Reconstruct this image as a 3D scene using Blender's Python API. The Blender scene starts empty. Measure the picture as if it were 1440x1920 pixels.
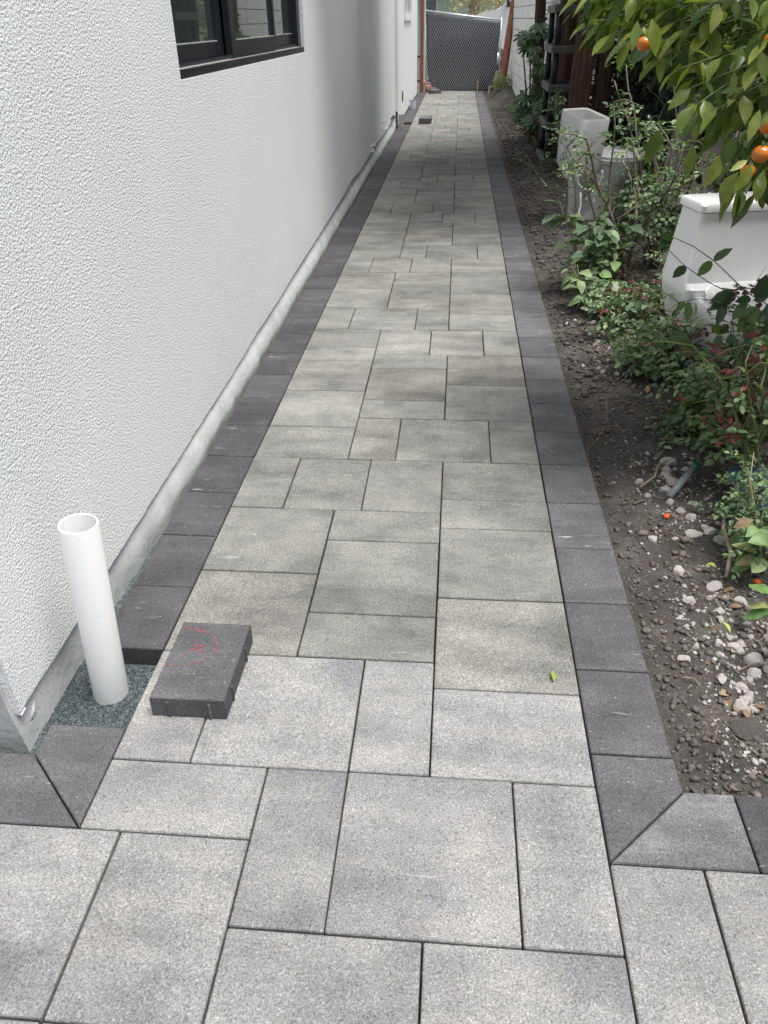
import bpy, math, random
import numpy as np
from mathutils import Vector, Matrix, Euler
R = random.Random(7)
NR = np.random.default_rng(11)
SC = bpy.context.scene
COL = SC.collection

# ------------------------------------------------------------------ camera
def camera_axes(pitch, yaw, roll):
    f = Vector((math.sin(yaw) * math.cos(pitch), math.cos(yaw) * math.cos(pitch), -math.sin(pitch)))
    r = Vector((math.cos(yaw), -math.sin(yaw), 0.0)); u = r.cross(f)
    c, s = math.cos(roll), math.sin(roll)
    return r * c + u * s, u * c - r * s, f
cr, cu, cf = camera_axes(math.radians(32.2226), math.radians(-5.3698), math.radians(-1.058))
cam = bpy.data.cameras.new('camera'); cam.sensor_fit = 'VERTICAL'; cam.sensor_height = 24.0
cam.lens = 1468.53 / 1920.0 * 24.0; cam.clip_start = 0.05; cam.clip_end = 500
camo = bpy.data.objects.new('camera', cam); COL.objects.link(camo)
camo.matrix_world = Matrix(((cr.x, cu.x, -cf.x, 0), (cr.y, cu.y, -cf.y, 0), (cr.z, cu.z, -cf.z, 1.5), (0, 0, 0, 1)))
SC.camera = camo

# ------------------------------------------------------------------ sky, sun, exposure
SUN_DIR = Vector((0.26, -0.08, 1.0)).normalized()
elev = math.asin(SUN_DIR.z); azim = math.atan2(SUN_DIR.x, SUN_DIR.y)
w = bpy.data.worlds.new("World"); SC.world = w; w.use_nodes = True
wn = w.node_tree; wn.nodes.clear()
sky = wn.nodes.new('ShaderNodeTexSky'); sky.sky_type = 'NISHITA'; sky.sun_disc = False
sky.sun_elevation = elev; sky.sun_rotation = azim; sky.air_density = 1.0; sky.dust_density = 4.0; sky.ozone_density = 1.0
hs = wn.nodes.new('ShaderNodeHueSaturation'); hs.inputs['Saturation'].default_value = 0.42
bg = wn.nodes.new('ShaderNodeBackground'); bg.inputs['Strength'].default_value = 0.11
wo = wn.nodes.new('ShaderNodeOutputWorld')
wn.links.new(sky.outputs[0], hs.inputs['Color']); wn.links.new(hs.outputs[0], bg.inputs['Color']); wn.links.new(bg.outputs[0], wo.inputs[0])
sl = bpy.data.lights.new('sun', 'SUN'); sl.energy = 2.5; sl.angle = math.radians(30); sl.color = (1.0, 0.98, 0.955)
so = bpy.data.objects.new('sun', sl); COL.objects.link(so)
so.rotation_euler = SUN_DIR.to_track_quat('Z', 'Y').to_euler(); so.location = (2, -2, 12)
SC.view_settings.view_transform = 'Standard'; SC.view_settings.look = 'None'
SC.view_settings.gamma = 1; SC.view_settings.use_curve_mapping = False
SC.view_settings.exposure = 0.80

# ------------------------------------------------------------------ helpers
def tag(o, label=None, cat=None, group=None, kind=None):
    if label: o['label'] = label
    if cat: o['category'] = cat
    if group: o['group'] = group
    if kind: o['kind'] = kind
    return o
def empty(name, loc=(0, 0, 0), rz=0.0):
    o = bpy.data.objects.new(name, None); COL.objects.link(o)
    o.location = loc; o.rotation_euler = (0, 0, rz); o.empty_display_size = 0.1
    return o
def link_mesh(name, me, mat=None, parent=None):
    if mat is not None and len(me.materials) == 0: me.materials.append(mat)
    o = bpy.data.objects.new(name, me); COL.objects.link(o)
    if parent is not None: o.parent = parent
    return o
class MB:
    def __init__(s): s.v = []; s.f = []
    def add(s, vs, fs):
        n = len(s.v); s.v.extend([tuple(a) for a in vs]); s.f.extend([tuple(i + n for i in f) for f in fs]); return s
    def box(s, x0, y0, z0, x1, y1, z1):
        return s.add([(x0, y0, z0), (x1, y0, z0), (x1, y1, z0), (x0, y1, z0), (x0, y0, z1), (x1, y0, z1), (x1, y1, z1), (x0, y1, z1)],
                     [(0, 3, 2, 1), (4, 5, 6, 7), (0, 1, 5, 4), (1, 2, 6, 5), (2, 3, 7, 6), (3, 0, 4, 7)])
    def bar(s, a, b, w, h, up=(0, 0, 1)):
        a = Vector(a); b = Vector(b); d = (b - a).normalized(); u = Vector(up)
        if abs(d.dot(u)) > 0.98: u = Vector((1, 0, 0))
        r = d.cross(u).normalized() * (w / 2); u = r.cross(d).normalized() * (h / 2)
        vs = [a - r - u, a + r - u, a + r + u, a - r + u, b - r - u, b + r - u, b + r + u, b - r + u]
        return s.add(vs, [(0, 1, 2, 3), (7, 6, 5, 4), (0, 4, 5, 1), (1, 5, 6, 2), (2, 6, 7, 3), (3, 7, 4, 0)])
    def prism(s, poly, z0, z1, ch=0.0, inset=0.0):
        # polygon in xy (ccw), side walls, optional chamfer to the top face
        n = len(poly); P = [Vector((p[0], p[1])) for p in poly]
        def off(dist):
            out = []
            for i in range(n):
                a, b, c = P[i - 1], P[i], P[(i + 1) % n]
                n1 = Vector(((b - a).y, -(b - a).x)).normalized(); n2 = Vector(((c - b).y, -(c - b).x)).normalized()
                k = 1 + n1.dot(n2); out.append(b - (n1 + n2) * (dist / max(k, 0.3)))
            return out
        A = off(inset); rings = [(A, z0)]
        if ch > 0: rings += [(A, z1 - ch), (off(inset + ch * 0.35), z1 - ch * 0.3), (off(inset + ch), z1)]
        else: rings += [(A, z1)]
        vs = [(p.x, p.y, z) for ring, z in rings for p in ring]; fs = []
        for k in range(len(rings) - 1):
            for i in range(n):
                j = (i + 1) % n; fs.append((k * n + i, k * n + j, (k + 1) * n + j, (k + 1) * n + i))
        fs.append(tuple(range(n - 1, -1, -1))); fs.append(tuple((len(rings) - 1) * n + i for i in range(n)))
        return s.add(vs, fs)
    def tube(s, pts, rad, sides=6, cap=True):
        pts = [Vector(p) for p in pts]; n = len(pts)
        if not hasattr(rad, '__len__'): rad = [rad] * n
        ref = Vector((0.31, 0.17, 0.93)); vs = []; fs = []
        for i, p in enumerate(pts):
            d = (pts[min(i + 1, n - 1)] - pts[max(i - 1, 0)])
            if d.length < 1e-7: d = Vector((0, 0, 1))
            d.normalize(); a = d.cross(ref)
            if a.length < 0.1: a = d.cross(Vector((1, 0, 0)))
            a.normalize(); b = d.cross(a)
            for k in range(sides):
                t = 2 * math.pi * k / sides; vs.append(p + (a * math.cos(t) + b * math.sin(t)) * rad[i])
        for i in range(n - 1):
            for k in range(sides):
                j = (k + 1) % sides; fs.append((i * sides + k, i * sides + j, (i + 1) * sides + j, (i + 1) * sides + k))
        if cap:
            fs.append(tuple(range(sides - 1, -1, -1))); fs.append(tuple((n - 1) * sides + k for k in range(sides)))
        return s.add(vs, fs)
    def mesh(s, name, smooth=False):
        me = bpy.data.meshes.new(name); me.from_pydata(s.v, [], s.f); me.update()
        if smooth: me.polygons.foreach_set('use_smooth', [True] * len(me.polygons))
        return me
    def build(s, name, mat, parent=None, smooth=False):
        return link_mesh(name, s.mesh(name, smooth), mat, parent)
def np_mesh(name, V, F, smooth=False, tint=None):
    # V (n,3), F (m,k) all faces with k corners
    me = bpy.data.meshes.new(name); k = F.shape[1]
    me.vertices.add(len(V)); me.vertices.foreach_set('co', np.ascontiguousarray(V, dtype=np.float32).ravel())
    me.loops.add(F.size); me.loops.foreach_set('vertex_index', np.ascontiguousarray(F, dtype=np.int32).ravel())
    me.polygons.add(len(F)); me.polygons.foreach_set('loop_start', np.arange(0, F.size, k, dtype=np.int32))
    me.polygons.foreach_set('loop_total', np.full(len(F), k, dtype=np.int32))
    if smooth: me.polygons.foreach_set('use_smooth', np.ones(len(F), dtype=bool))
    me.update(calc_edges=True); me.validate()
    if tint is not None:
        at = me.attributes.new('tint', 'FLOAT', 'POINT'); at.data.foreach_set('value', np.ascontiguousarray(tint, dtype=np.float32))
    return me

def smooth_obj(o, ang=38):
    me = o.data; me.polygons.foreach_set('use_smooth', [True] * len(me.polygons))
    try: me.set_sharp_from_angle(angle=math.radians(ang))
    except Exception: pass
    return o
def hash2(ix, iy, s):
    h = (ix.astype(np.int64) * 374761393 + iy.astype(np.int64) * 668265263 + s * 974711) & 0x7fffffff
    h = ((h ^ (h >> 13)) * 1274126177) & 0x7fffffff
    return ((h ^ (h >> 16)) & 0xffff) / 65535.0
def vnoise(x, y, s=0):
    ix = np.floor(x); iy = np.floor(y); fx = x - ix; fy = y - iy
    fx = fx * fx * (3 - 2 * fx); fy = fy * fy * (3 - 2 * fy)
    a = hash2(ix, iy, s); b = hash2(ix + 1, iy, s); c = hash2(ix, iy + 1, s); d = hash2(ix + 1, iy + 1, s)
    return a + (b - a) * fx + (c - a) * fy + (a - b - c + d) * fx * fy
def fbm(x, y, o=4, s=0):
    t = 0; a = 1; n = 0
    for i in range(o):
        t = t + a * vnoise(x * 2 ** i, y * 2 ** i, s + i * 17); n += a; a *= 0.5
    return t / n

# ------------------------------------------------------------------ materials
def new_mat(name):
    m = bpy.data.materials.new(name); m.use_nodes = True; nt = m.node_tree
    return m, nt, nt.nodes['Principled BSDF']
def N(nt, t, **kw):
    n = nt.nodes.new(t)
    for k, v in kw.items():
        if k in n.inputs: n.inputs[k].default_value = v
        else: setattr(n, k, v)
    return n
def ramp(nt, fac, stops):
    r = nt.nodes.new('ShaderNodeValToRGB'); e = r.color_ramp.elements
    while len(e) < len(stops): e.new(0.5)
    for i, (p, c) in enumerate(stops):
        e[i].position = p; e[i].color = (c[0], c[1], c[2], 1) if hasattr(c, '__len__') else (c, c, c, 1)
    nt.links.new(fac, r.inputs['Fac']); return r.outputs['Color']
def mixc(nt, fac, a, b, mode='MIX'):
    m = nt.nodes.new('ShaderNodeMix'); m.data_type = 'RGBA'; m.blend_type = mode
    for sock, v in ((m.inputs[0], fac), (m.inputs[6], a), (m.inputs[7], b)):
        if isinstance(v, bpy.types.NodeSocket): nt.links.new(v, sock)
        elif hasattr(v, '__len__'): sock.default_value = (v[0], v[1], v[2], 1)
        else: sock.default_value = v
    return m.outputs[2]
def simple(name, col, rough=0.6, metal=0.0, var=0.0, vscale=8.0, bump=0.0, bscale=60.0, stretch=(1, 1, 1), spec=0.5, coat=0.0):
    m, nt, b = new_mat(name); L = nt.links
    b.inputs['Roughness'].default_value = rough; b.inputs['Metallic'].default_value = metal
    b.inputs['Specular IOR Level'].default_value = spec; b.inputs['Coat Weight'].default_value = coat
    tc = N(nt, 'ShaderNodeTexCoord'); mp = N(nt, 'ShaderNodeMapping'); mp.inputs['Scale'].default_value = stretch
    L.new(tc.outputs['Object'], mp.inputs['Vector'])
    oi = N(nt, 'ShaderNodeObjectInfo'); vm = N(nt, 'ShaderNodeVectorMath', operation='ADD')
    mu = N(nt, 'ShaderNodeMath', operation='MULTIPLY'); L.new(oi.outputs['Random'], mu.inputs[0]); mu.inputs[1].default_value = 37.0
    L.new(mp.outputs[0], vm.inputs[0]); L.new(mu.outputs[0], vm.inputs[1])
    no = N(nt, 'ShaderNodeTexNoise', Scale=vscale, Detail=5.0, Roughness=0.6); L.new(vm.outputs[0], no.inputs['Vector'])
    lo = [c * (1 - var) for c in col]; hi = [min(1, c * (1 + var)) for c in col]
    L.new(ramp(nt, no.outputs['Fac'], [(0.3, lo), (0.7, hi)]), b.inputs['Base Color'])
    if bump > 0:
        n2 = N(nt, 'ShaderNodeTexNoise', Scale=bscale, Detail=4.0); L.new(vm.outputs[0], n2.inputs['Vector'])
        bp = N(nt, 'ShaderNodeBump', Strength=0.8, Distance=bump); L.new(n2.outputs['Fac'], bp.inputs['Height']); L.new(bp.outputs[0], b.inputs['Normal'])
    return m
def paver_mat(name, c_lo, c_mid, c_hi, warm, speck=1.0, streak=0.0, bandamt=1.0):
    m, nt, b = new_mat(name); L = nt.links
    tc = N(nt, 'ShaderNodeTexCoord'); oi = N(nt, 'ShaderNodeObjectInfo'); geo = N(nt, 'ShaderNodeNewGeometry')
    mu = N(nt, 'ShaderNodeMath', operation='MULTIPLY'); L.new(oi.outputs['Random'], mu.inputs[0]); mu.inputs[1].default_value = 91.7
    vm = N(nt, 'ShaderNodeVectorMath', operation='ADD'); L.new(tc.outputs['Object'], vm.inputs[0]); L.new(mu.outputs[0], vm.inputs[1])
    # mottled clouding of the concrete blend, stretched along one axis per stone
    m1 = N(nt, 'ShaderNodeMapping'); m1.inputs['Scale'].default_value = (2.2, 7.5, 1.0); L.new(vm.outputs[0], m1.inputs['Vector'])
    m2 = N(nt, 'ShaderNodeMapping'); m2.inputs['Scale'].default_value = (4.5, 4.0, 1.0); L.new(vm.outputs[0], m2.inputs['Vector'])
    n1 = N(nt, 'ShaderNodeTexNoise', Scale=1.0, Detail=6.0, Roughness=0.62); L.new(m1.outputs[0], n1.inputs['Vector'])
    n2 = N(nt, 'ShaderNodeTexNoise', Scale=1.0, Detail=6.0, Roughness=0.65); L.new(m2.outputs[0], n2.inputs['Vector'])
    base = ramp(nt, n1.outputs['Fac'], [(0.33, c_lo), (0.5, c_mid), (0.68, c_hi)])
    base = mixc(nt, 0.45, base, ramp(nt, n2.outputs['Fac'], [(0.34, c_lo), (0.5, c_mid), (0.66, c_hi)]))
    # per-stone tone
    ma = N(nt, 'ShaderNodeMath', operation='FRACT'); mm = N(nt, 'ShaderNodeMath', operation='MULTIPLY'); L.new(oi.outputs['Random'], mm.inputs[0]); mm.inputs[1].default_value = 17.3
    L.new(mm.outputs[0], ma.inputs[0])
    base = mixc(nt, 1.0, base, ramp(nt, ma.outputs[0], [(0.0, 0.90), (1.0, 1.08)]), 'MULTIPLY')
    base = mixc(nt, ramp(nt, oi.outputs['Random'], [(0.72, 0.0), (1.0, 0.5)]), base, warm, 'MULTIPLY')
    db = N(nt, 'ShaderNodeTexNoise', Scale=1.7, Detail=7.0, Roughness=0.65); L.new(geo.outputs['Position'], db.inputs['Vector'])
    base = mixc(nt, 1.0, base, ramp(nt, db.outputs['Fac'], [(0.32, 0.80), (0.5, 1.0), (0.68, 1.14)]), 'MULTIPLY')
    # exposed aggregate: pale and dark grains
    g = N(nt, 'ShaderNodeTexNoise', Scale=260.0, Detail=2.0, Roughness=0.7); L.new(geo.outputs['Position'], g.inputs['Vector'])
    base = mixc(nt, 1.0, base, ramp(nt, g.outputs['Fac'], [(0.30, 1 - 0.42 * speck), (0.5, 1.0), (0.68, 1 + 0.40 * speck)]), 'MULTIPLY')
    g3 = N(nt, 'ShaderNodeTexVoronoi', Scale=300.0); L.new(geo.outputs['Position'], g3.inputs['Vector'])
    base = mixc(nt, 1.0, base, ramp(nt, g3.outputs['Color'], [(0.12, 0.62), (0.3, 1.0), (0.7, 1.0), (0.9, 1.42)]), 'MULTIPLY')
    g2 = N(nt, 'ShaderNodeTexVoronoi', Scale=75.0); L.new(geo.outputs['Position'], g2.inputs['Vector'])
    pale = ramp(nt, g2.outputs['Distance'], [(0.0, 0.55), (0.10, 0.5), (0.17, 0.0)])
    vr = ramp(nt, g2.outputs['Color'], [(0.74, 0.0), (0.86, 1.0)])
    base = mixc(nt, mixc(nt, 1.0, pale, vr, 'MULTIPLY'), base, (0.62, 0.62, 0.62))
    # lime scuffs: thin pale strokes, clustered
    m3 = N(nt, 'ShaderNodeMapping'); m3.inputs['Scale'].default_value = (9.0, 60.0, 1.0); m3.inputs['Rotation'].default_value = (0, 0, 0.18); L.new(geo.outputs['Position'], m3.inputs['Vector'])
    s1 = N(nt, 'ShaderNodeTexNoise', Scale=1.0, Detail=3.0, Roughness=0.55, Distortion=0.6); L.new(m3.outputs[0], s1.inputs['Vector'])
    s2 = N(nt, 'ShaderNodeTexNoise', Scale=5.0, Detail=2.0); L.new(vm.outputs[0], s2.inputs['Vector'])
    sc = mixc(nt, 1.0, ramp(nt, s1.outputs['Fac'], [(0.655, 0.0), (0.72, 1.0)]), ramp(nt, s2.outputs['Fac'], [(0.45, 0.0), (0.62, streak)]), 'MULTIPLY')
    base = mixc(nt, sc, base, (0.52, 0.52, 0.53))
    L.new(base, b.inputs['Base Color']); b.inputs['Roughness'].default_value = 0.82; b.inputs['Specular IOR Level'].default_value = 0.35
    bp = N(nt, 'ShaderNodeBump', Strength=0.9, Distance=0.0022); bn = N(nt, 'ShaderNodeTexNoise', Scale=230.0, Detail=3.0, Roughness=0.7)
    L.new(geo.outputs['Position'], bn.inputs['Vector']); L.new(bn.outputs['Fac'], bp.inputs['Height']); L.new(bp.outputs[0], b.inputs['Normal'])
    return m
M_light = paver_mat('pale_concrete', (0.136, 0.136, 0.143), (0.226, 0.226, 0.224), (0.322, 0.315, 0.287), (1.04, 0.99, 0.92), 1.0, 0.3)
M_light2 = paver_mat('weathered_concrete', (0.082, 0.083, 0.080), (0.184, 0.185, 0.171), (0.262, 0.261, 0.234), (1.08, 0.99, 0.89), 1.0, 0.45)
M_dark = paver_mat('charcoal_concrete', (0.042, 0.040, 0.043), (0.062, 0.060, 0.064), (0.100, 0.097, 0.100), (1.0, 1.0, 1.0), 0.9, 0.6)
M_dark2 = paver_mat('light_charcoal_concrete', (0.062, 0.062, 0.066), (0.092, 0.091, 0.096), (0.150, 0.147, 0.150), (1.0, 1.0, 1.0), 0.9, 0.6)  # lighter charcoal tone: right border, near corners, loose pavers
M_midgrey = paver_mat('grey_blend_concrete', (0.070, 0.070, 0.076), (0.112, 0.111, 0.115), (0.22, 0.215, 0.21), (1.0, 1.0, 1.0), 0.8, 0.5)
def stucco_mat():
    m, nt, b = new_mat('white_stucco'); L = nt.links; geo = N(nt, 'ShaderNodeNewGeometry')
    n1 = N(nt, 'ShaderNodeTexNoise', Scale=135.0, Detail=3.0, Roughness=0.55); L.new(geo.outputs['Position'], n1.inputs['Vector'])
    v = N(nt, 'ShaderNodeTexVoronoi', Scale=190.0, feature='SMOOTH_F1'); L.new(geo.outputs['Position'], v.inputs['Vector'])
    ad = N(nt, 'ShaderNodeMath', operation='SUBTRACT'); L.new(n1.outputs['Fac'], ad.inputs[0])
    sc = N(nt, 'ShaderNodeMath', operation='MULTIPLY'); L.new(v.outputs['Distance'], sc.inputs[0]); sc.inputs[1].default_value = 0.12; L.new(sc.outputs[0], ad.inputs[1])
    bp = N(nt, 'ShaderNodeBump', Strength=1.0, Distance=0.0085); L.new(ad.outputs[0], bp.inputs['Height']); L.new(bp.outputs[0], b.inputs['Normal'])
    n2 = N(nt, 'ShaderNodeTexNoise', Scale=1.3, Detail=5.0); L.new(geo.outputs['Position'], n2.inputs['Vector'])
    c = ramp(nt, n2.outputs['Fac'], [(0.3, (0.77, 0.79, 0.79)), (0.7, (0.83, 0.84, 0.83))])
    c = mixc(nt, 1.0, c, ramp(nt, ad.outputs[0], [(0.28, 0.80), (0.46, 1.0)]), 'MULTIPLY')   # pits of the float finish darkened: relief shade put into the colour
    L.new(c, b.inputs['Base Color']); b.inputs['Roughness'].default_value = 0.9
    return m
M_stucco = stucco_mat()
def found_mat():
    m, nt, b = new_mat('smooth_render'); L = nt.links; geo = N(nt, 'ShaderNodeNewGeometry')
    n1 = N(nt, 'ShaderNodeTexNoise', Scale=7.0, Detail=6.0); L.new(geo.outputs['Position'], n1.inputs['Vector'])
    c = ramp(nt, n1.outputs['Fac'], [(0.3, (0.38, 0.40, 0.39)), (0.7, (0.53, 0.545, 0.535))])
    v = N(nt, 'ShaderNodeTexVoronoi', Scale=95.0); L.new(geo.outputs['Position'], v.inputs['Vector'])
    sx = N(nt, 'ShaderNodeSeparateXYZ'); L.new(geo.outputs['Position'], sx.inputs[0])
    low = ramp(nt, N(nt, 'ShaderNodeMath', operation='MULTIPLY_ADD').outputs[0], [(0.35, 1.0), (0.75, 0.0)])
    ma = [n for n in nt.nodes if n.type == 'MATH'][-1]; L.new(sx.outputs['Z'], ma.inputs[0]); ma.inputs[1].default_value = 6.0; ma.inputs[2].default_value = 0.3
    dots = mixc(nt, 1.0, ramp(nt, v.outputs['Distance'], [(0.16, 0.9), (0.24, 0.0)]), ramp(nt, v.outputs['Color'], [(0.62, 0.0), (0.72, 1.0)]), 'MULTIPLY')
    c = mixc(nt, mixc(nt, 1.0, dots, low, 'MULTIPLY'), c, (0.05, 0.055, 0.055))
    L.new(c, b.inputs['Base Color']); b.inputs['Roughness'].default_value = 0.85
    n2 = N(nt, 'ShaderNodeTexNoise', Scale=45.0, Detail=4.0); L.new(geo.outputs['Position'], n2.inputs['Vector'])
    bp = N(nt, 'ShaderNodeBump', Strength=0.8, Distance=0.0035); L.new(n2.outputs['Fac'], bp.inputs['Height']); L.new(bp.outputs[0], b.inputs['Normal'])
    return m
M_found = found_mat() if True else simple('smooth_render', (0.50, 0.52, 0.51), 0.85, var=0.14, vscale=9, bump=0.0025, bscale=70)
M_black = simple('black_metal', (0.012, 0.014, 0.018), 0.35, var=0.2, spec=0.5)
M_dust = simple('dusty_track', (0.30, 0.30, 0.28), 0.8, var=0.25, vscale=30)
M_glass, gnt, gb = new_mat('dark_glass'); gb.inputs['Base Color'].default_value = (0.035, 0.05, 0.045, 1); gb.inputs['Roughness'].default_value = 0.02; gb.inputs['Specular IOR Level'].default_value = 1.0; gb.inputs['Coat Weight'].default_value = 0.6; gb.inputs['Coat Roughness'].default_value = 0.01
M_pvc = simple('white_pvc', (0.78, 0.80, 0.79), 0.32, var=0.03, vscale=14)
M_ceramic = simple('white_ceramic', (0.90, 0.90, 0.90), 0.09, var=0.02, vscale=5, coat=0.6)
M_ceramic_old = simple('grey_ceramic', (0.72, 0.72, 0.70), 0.22, var=0.12, vscale=6, coat=0.2)
M_shadow_and_dark = simple('shadow_gap_and_dark_parts', (0.03, 0.03, 0.03), 0.7)  # near black: painted shadow gap under the toilet lid, and truly dark parts
M_resin = simple('black_resin', (0.035, 0.038, 0.045), 0.5, var=0.25, vscale=12)
M_resin_shelf = simple('grey_resin', (0.10, 0.10, 0.10), 0.6, var=0.25, vscale=12)
M_wood = simple('red_brown_wood', (0.26, 0.10, 0.055), 0.65, var=0.35, vscale=6, stretch=(6, 6, 0.6), bump=0.002, bscale=30)
M_wood2 = simple('tan_wood', (0.42, 0.27, 0.16), 0.7, var=0.3, vscale=6, stretch=(6, 6, 0.6), bump=0.002, bscale=30)
M_whitewood = simple('white_painted_wood', (0.74, 0.74, 0.71), 0.6, var=0.08, vscale=5)
M_oldwood = simple('weathered_wood', (0.13, 0.11, 0.095), 0.85, var=0.45, vscale=5, stretch=(7, 7, 0.5), bump=0.003, bscale=25)
M_fence = simple('brown_fence_wood', (0.20, 0.14, 0.10), 0.85, var=0.5, vscale=4, stretch=(6, 6, 0.5), bump=0.003, bscale=25)
M_block = simple('white_block', (0.74, 0.74, 0.71), 0.85, var=0.10, vscale=6, bump=0.003, bscale=50)
M_mortar = simple('pale_mortar', (0.55, 0.55, 0.52), 0.9, var=0.15, bump=0.003)
M_galv = simple('galvanised_metal', (0.62, 0.64, 0.64), 0.4, metal=0.6, var=0.1)
M_wire = simple('zinc_wire', (0.66, 0.68, 0.70), 0.5, metal=0.3)
M_cloth = simple('black_mesh_cloth', (0.040, 0.048, 0.058), 0.8, var=0.3, vscale=3)
M_bark = simple('fibrous_bark', (0.115, 0.070, 0.048), 0.9, var=0.6, vscale=7, stretch=(9, 9, 0.7), bump=0.02, bscale=12)
M_bark2 = simple('grey_bark', (0.17, 0.14, 0.11), 0.85, var=0.4, vscale=20, bump=0.004, bscale=70)
M_cane = simple('green_cane', (0.13, 0.15, 0.06), 0.6, var=0.4, vscale=12)
M_twig = simple('dry_twig', (0.24, 0.19, 0.13), 0.85, var=0.4, vscale=20)
M_orange = simple('mandarin_peel', (0.56, 0.16, 0.014), 0.30, var=0.22, vscale=10, bump=0.0012, bscale=170)
M_chalk = simple('red_chalk', (0.34, 0.085, 0.09), 0.9, var=0.2)
M_hose = simple('white_hose', (0.62, 0.62, 0.60), 0.4, var=0.1)
M_greypipe = simple('grey_conduit', (0.19, 0.21, 0.22), 0.5, var=0.2, vscale=20)
M_blue = simple('blue_plastic', (0.02, 0.045, 0.075), 0.45)
M_peel = simple('orange_peel', (0.75, 0.13, 0.01), 0.5, var=0.2)
M_greenband = simple('green_plastic', (0.01, 0.12, 0.06), 0.45)

def leaf_mat(name, stops, rough=0.42, trans=0.25, spotted=False, tcol=None):
    # stops: colours across the leaf-to-leaf variation (attribute on joined foliage, random on single leaves)
    m, nt, b = new_mat(name); L = nt.links
    at = N(nt, 'ShaderNodeAttribute', attribute_name='tint'); oi = N(nt, 'ShaderNodeObjectInfo')
    su = N(nt, 'ShaderNodeMath', operation='ADD'); fr = N(nt, 'ShaderNodeMath', operation='FRACT')
    L.new(at.outputs['Fac'], su.inputs[0]); L.new(oi.outputs['Random'], su.inputs[1]); L.new(su.outputs[0], fr.inputs[0])
    c = ramp(nt, fr.outputs[0], stops)
    geo = N(nt, 'ShaderNodeNewGeometry'); no = N(nt, 'ShaderNodeTexNoise', Scale=38.0, Detail=3.0); L.new(geo.outputs['Position'], no.inputs['Vector'])
    c = mixc(nt, 1.0, c, ramp(nt, no.outputs['Fac'], [(0.3, 0.78), (0.7, 1.2)]), 'MULTIPLY')
    if spotted:
        n3 = N(nt, 'ShaderNodeTexNoise', Scale=260.0, Detail=2.0); L.new(geo.outputs['Position'], n3.inputs['Vector'])
        c = mixc(nt, ramp(nt, n3.outputs['Fac'], [(0.58, 0.0), (0.66, 0.75)]), c, (0.33, 0.36, 0.33))
    L.new(c, b.inputs['Base Color']); b.inputs['Roughness'].default_value = rough; b.inputs['Specular IOR Level'].default_value = 0.5
    tr = N(nt, 'ShaderNodeBsdfTranslucent'); L.new(mixc(nt, 1.0, c, (1.3, 1.5, 0.5), 'MULTIPLY'), tr.inputs['Color'])
    mx = N(nt, 'ShaderNodeMixShader'); mx.inputs[0].default_value = trans
    L.new(b.outputs[0], mx.inputs[1]); L.new(tr.outputs[0], mx.inputs[2]); L.new(mx.outputs[0], nt.nodes['Material Output'].inputs['Surface'])
    return m
M_citrus = leaf_mat('citrus_leaf', [(0.0, (0.038, 0.075, 0.018)), (0.35, (0.095, 0.155, 0.032)), (0.75, (0.195, 0.250, 0.052)), (1.0, (0.30, 0.33, 0.08))], 0.36, 0.36)
M_rose = leaf_mat('rose_leaf', [(0.0, (0.045, 0.09, 0.045)), (0.5, (0.10, 0.17, 0.075)), (0.85, (0.19, 0.28, 0.12)), (1.0, (0.26, 0.33, 0.15))], 0.5, 0.2)
M_rosered = leaf_mat('red_rose_leaf', [(0.0, (0.10, 0.018, 0.024)), (0.6, (0.16, 0.035, 0.035)), (1.0, (0.15, 0.09, 0.05))], 0.45, 0.2)
M_broad = leaf_mat('dusty_leaf', [(0.0, (0.065, 0.12, 0.06)), (0.6, (0.13, 0.20, 0.10)), (0.9, (0.21, 0.30, 0.12)), (1.0, (0.15, 0.29, 0.07))], 0.5, 0.2, spotted=True)
M_sprig = leaf_mat('yellowing_leaf', [(0.0, (0.10, 0.19, 0.07)), (0.6, (0.19, 0.29, 0.10)), (0.9, (0.32, 0.33, 0.15)), (1.0, (0.30, 0.20, 0.12))], 0.5, 0.25)
M_fatsia = leaf_mat('fatsia_leaf', [(0.0, (0.03, 0.085, 0.025)), (0.6, (0.055, 0.14, 0.035)), (1.0, (0.12, 0.22, 0.06))], 0.35, 0.25)
M_hedge = leaf_mat('hedge_leaf', [(0.0, (0.010, 0.018, 0.010)), (1.0, (0.028, 0.042, 0.02))], 0.6, 0.05)  # near black: deep shade of the void put into the leaf colour
M_cyp = leaf_mat('cypress_leaf', [(0.0, (0.025, 0.045, 0.02)), (1.0, (0.05, 0.08, 0.035))], 0.6, 0.15)
M_pale_leaf = leaf_mat('pale_green_leaf', [(0.0, (0.13, 0.19, 0.07)), (1.0, (0.30, 0.33, 0.14))], 0.5, 0.25)
M_blossom = leaf_mat('autumn_leaf', [(0.0, (0.42, 0.30, 0.20)), (0.5, (0.50, 0.44, 0.22)), (1.0, (0.55, 0.42, 0.38))], 0.6, 0.3)
M_dry = leaf_mat('dry_leaf', [(0.0, (0.13, 0.08, 0.05)), (0.6, (0.22, 0.15, 0.09)), (1.0, (0.34, 0.27, 0.16))], 0.8, 0.1)
M_yellowleaf = leaf_mat('yellow_green_leaf', [(0.0, (0.27, 0.34, 0.06)), (1.0, (0.34, 0.34, 0.07))], 0.5, 0.2)

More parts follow.
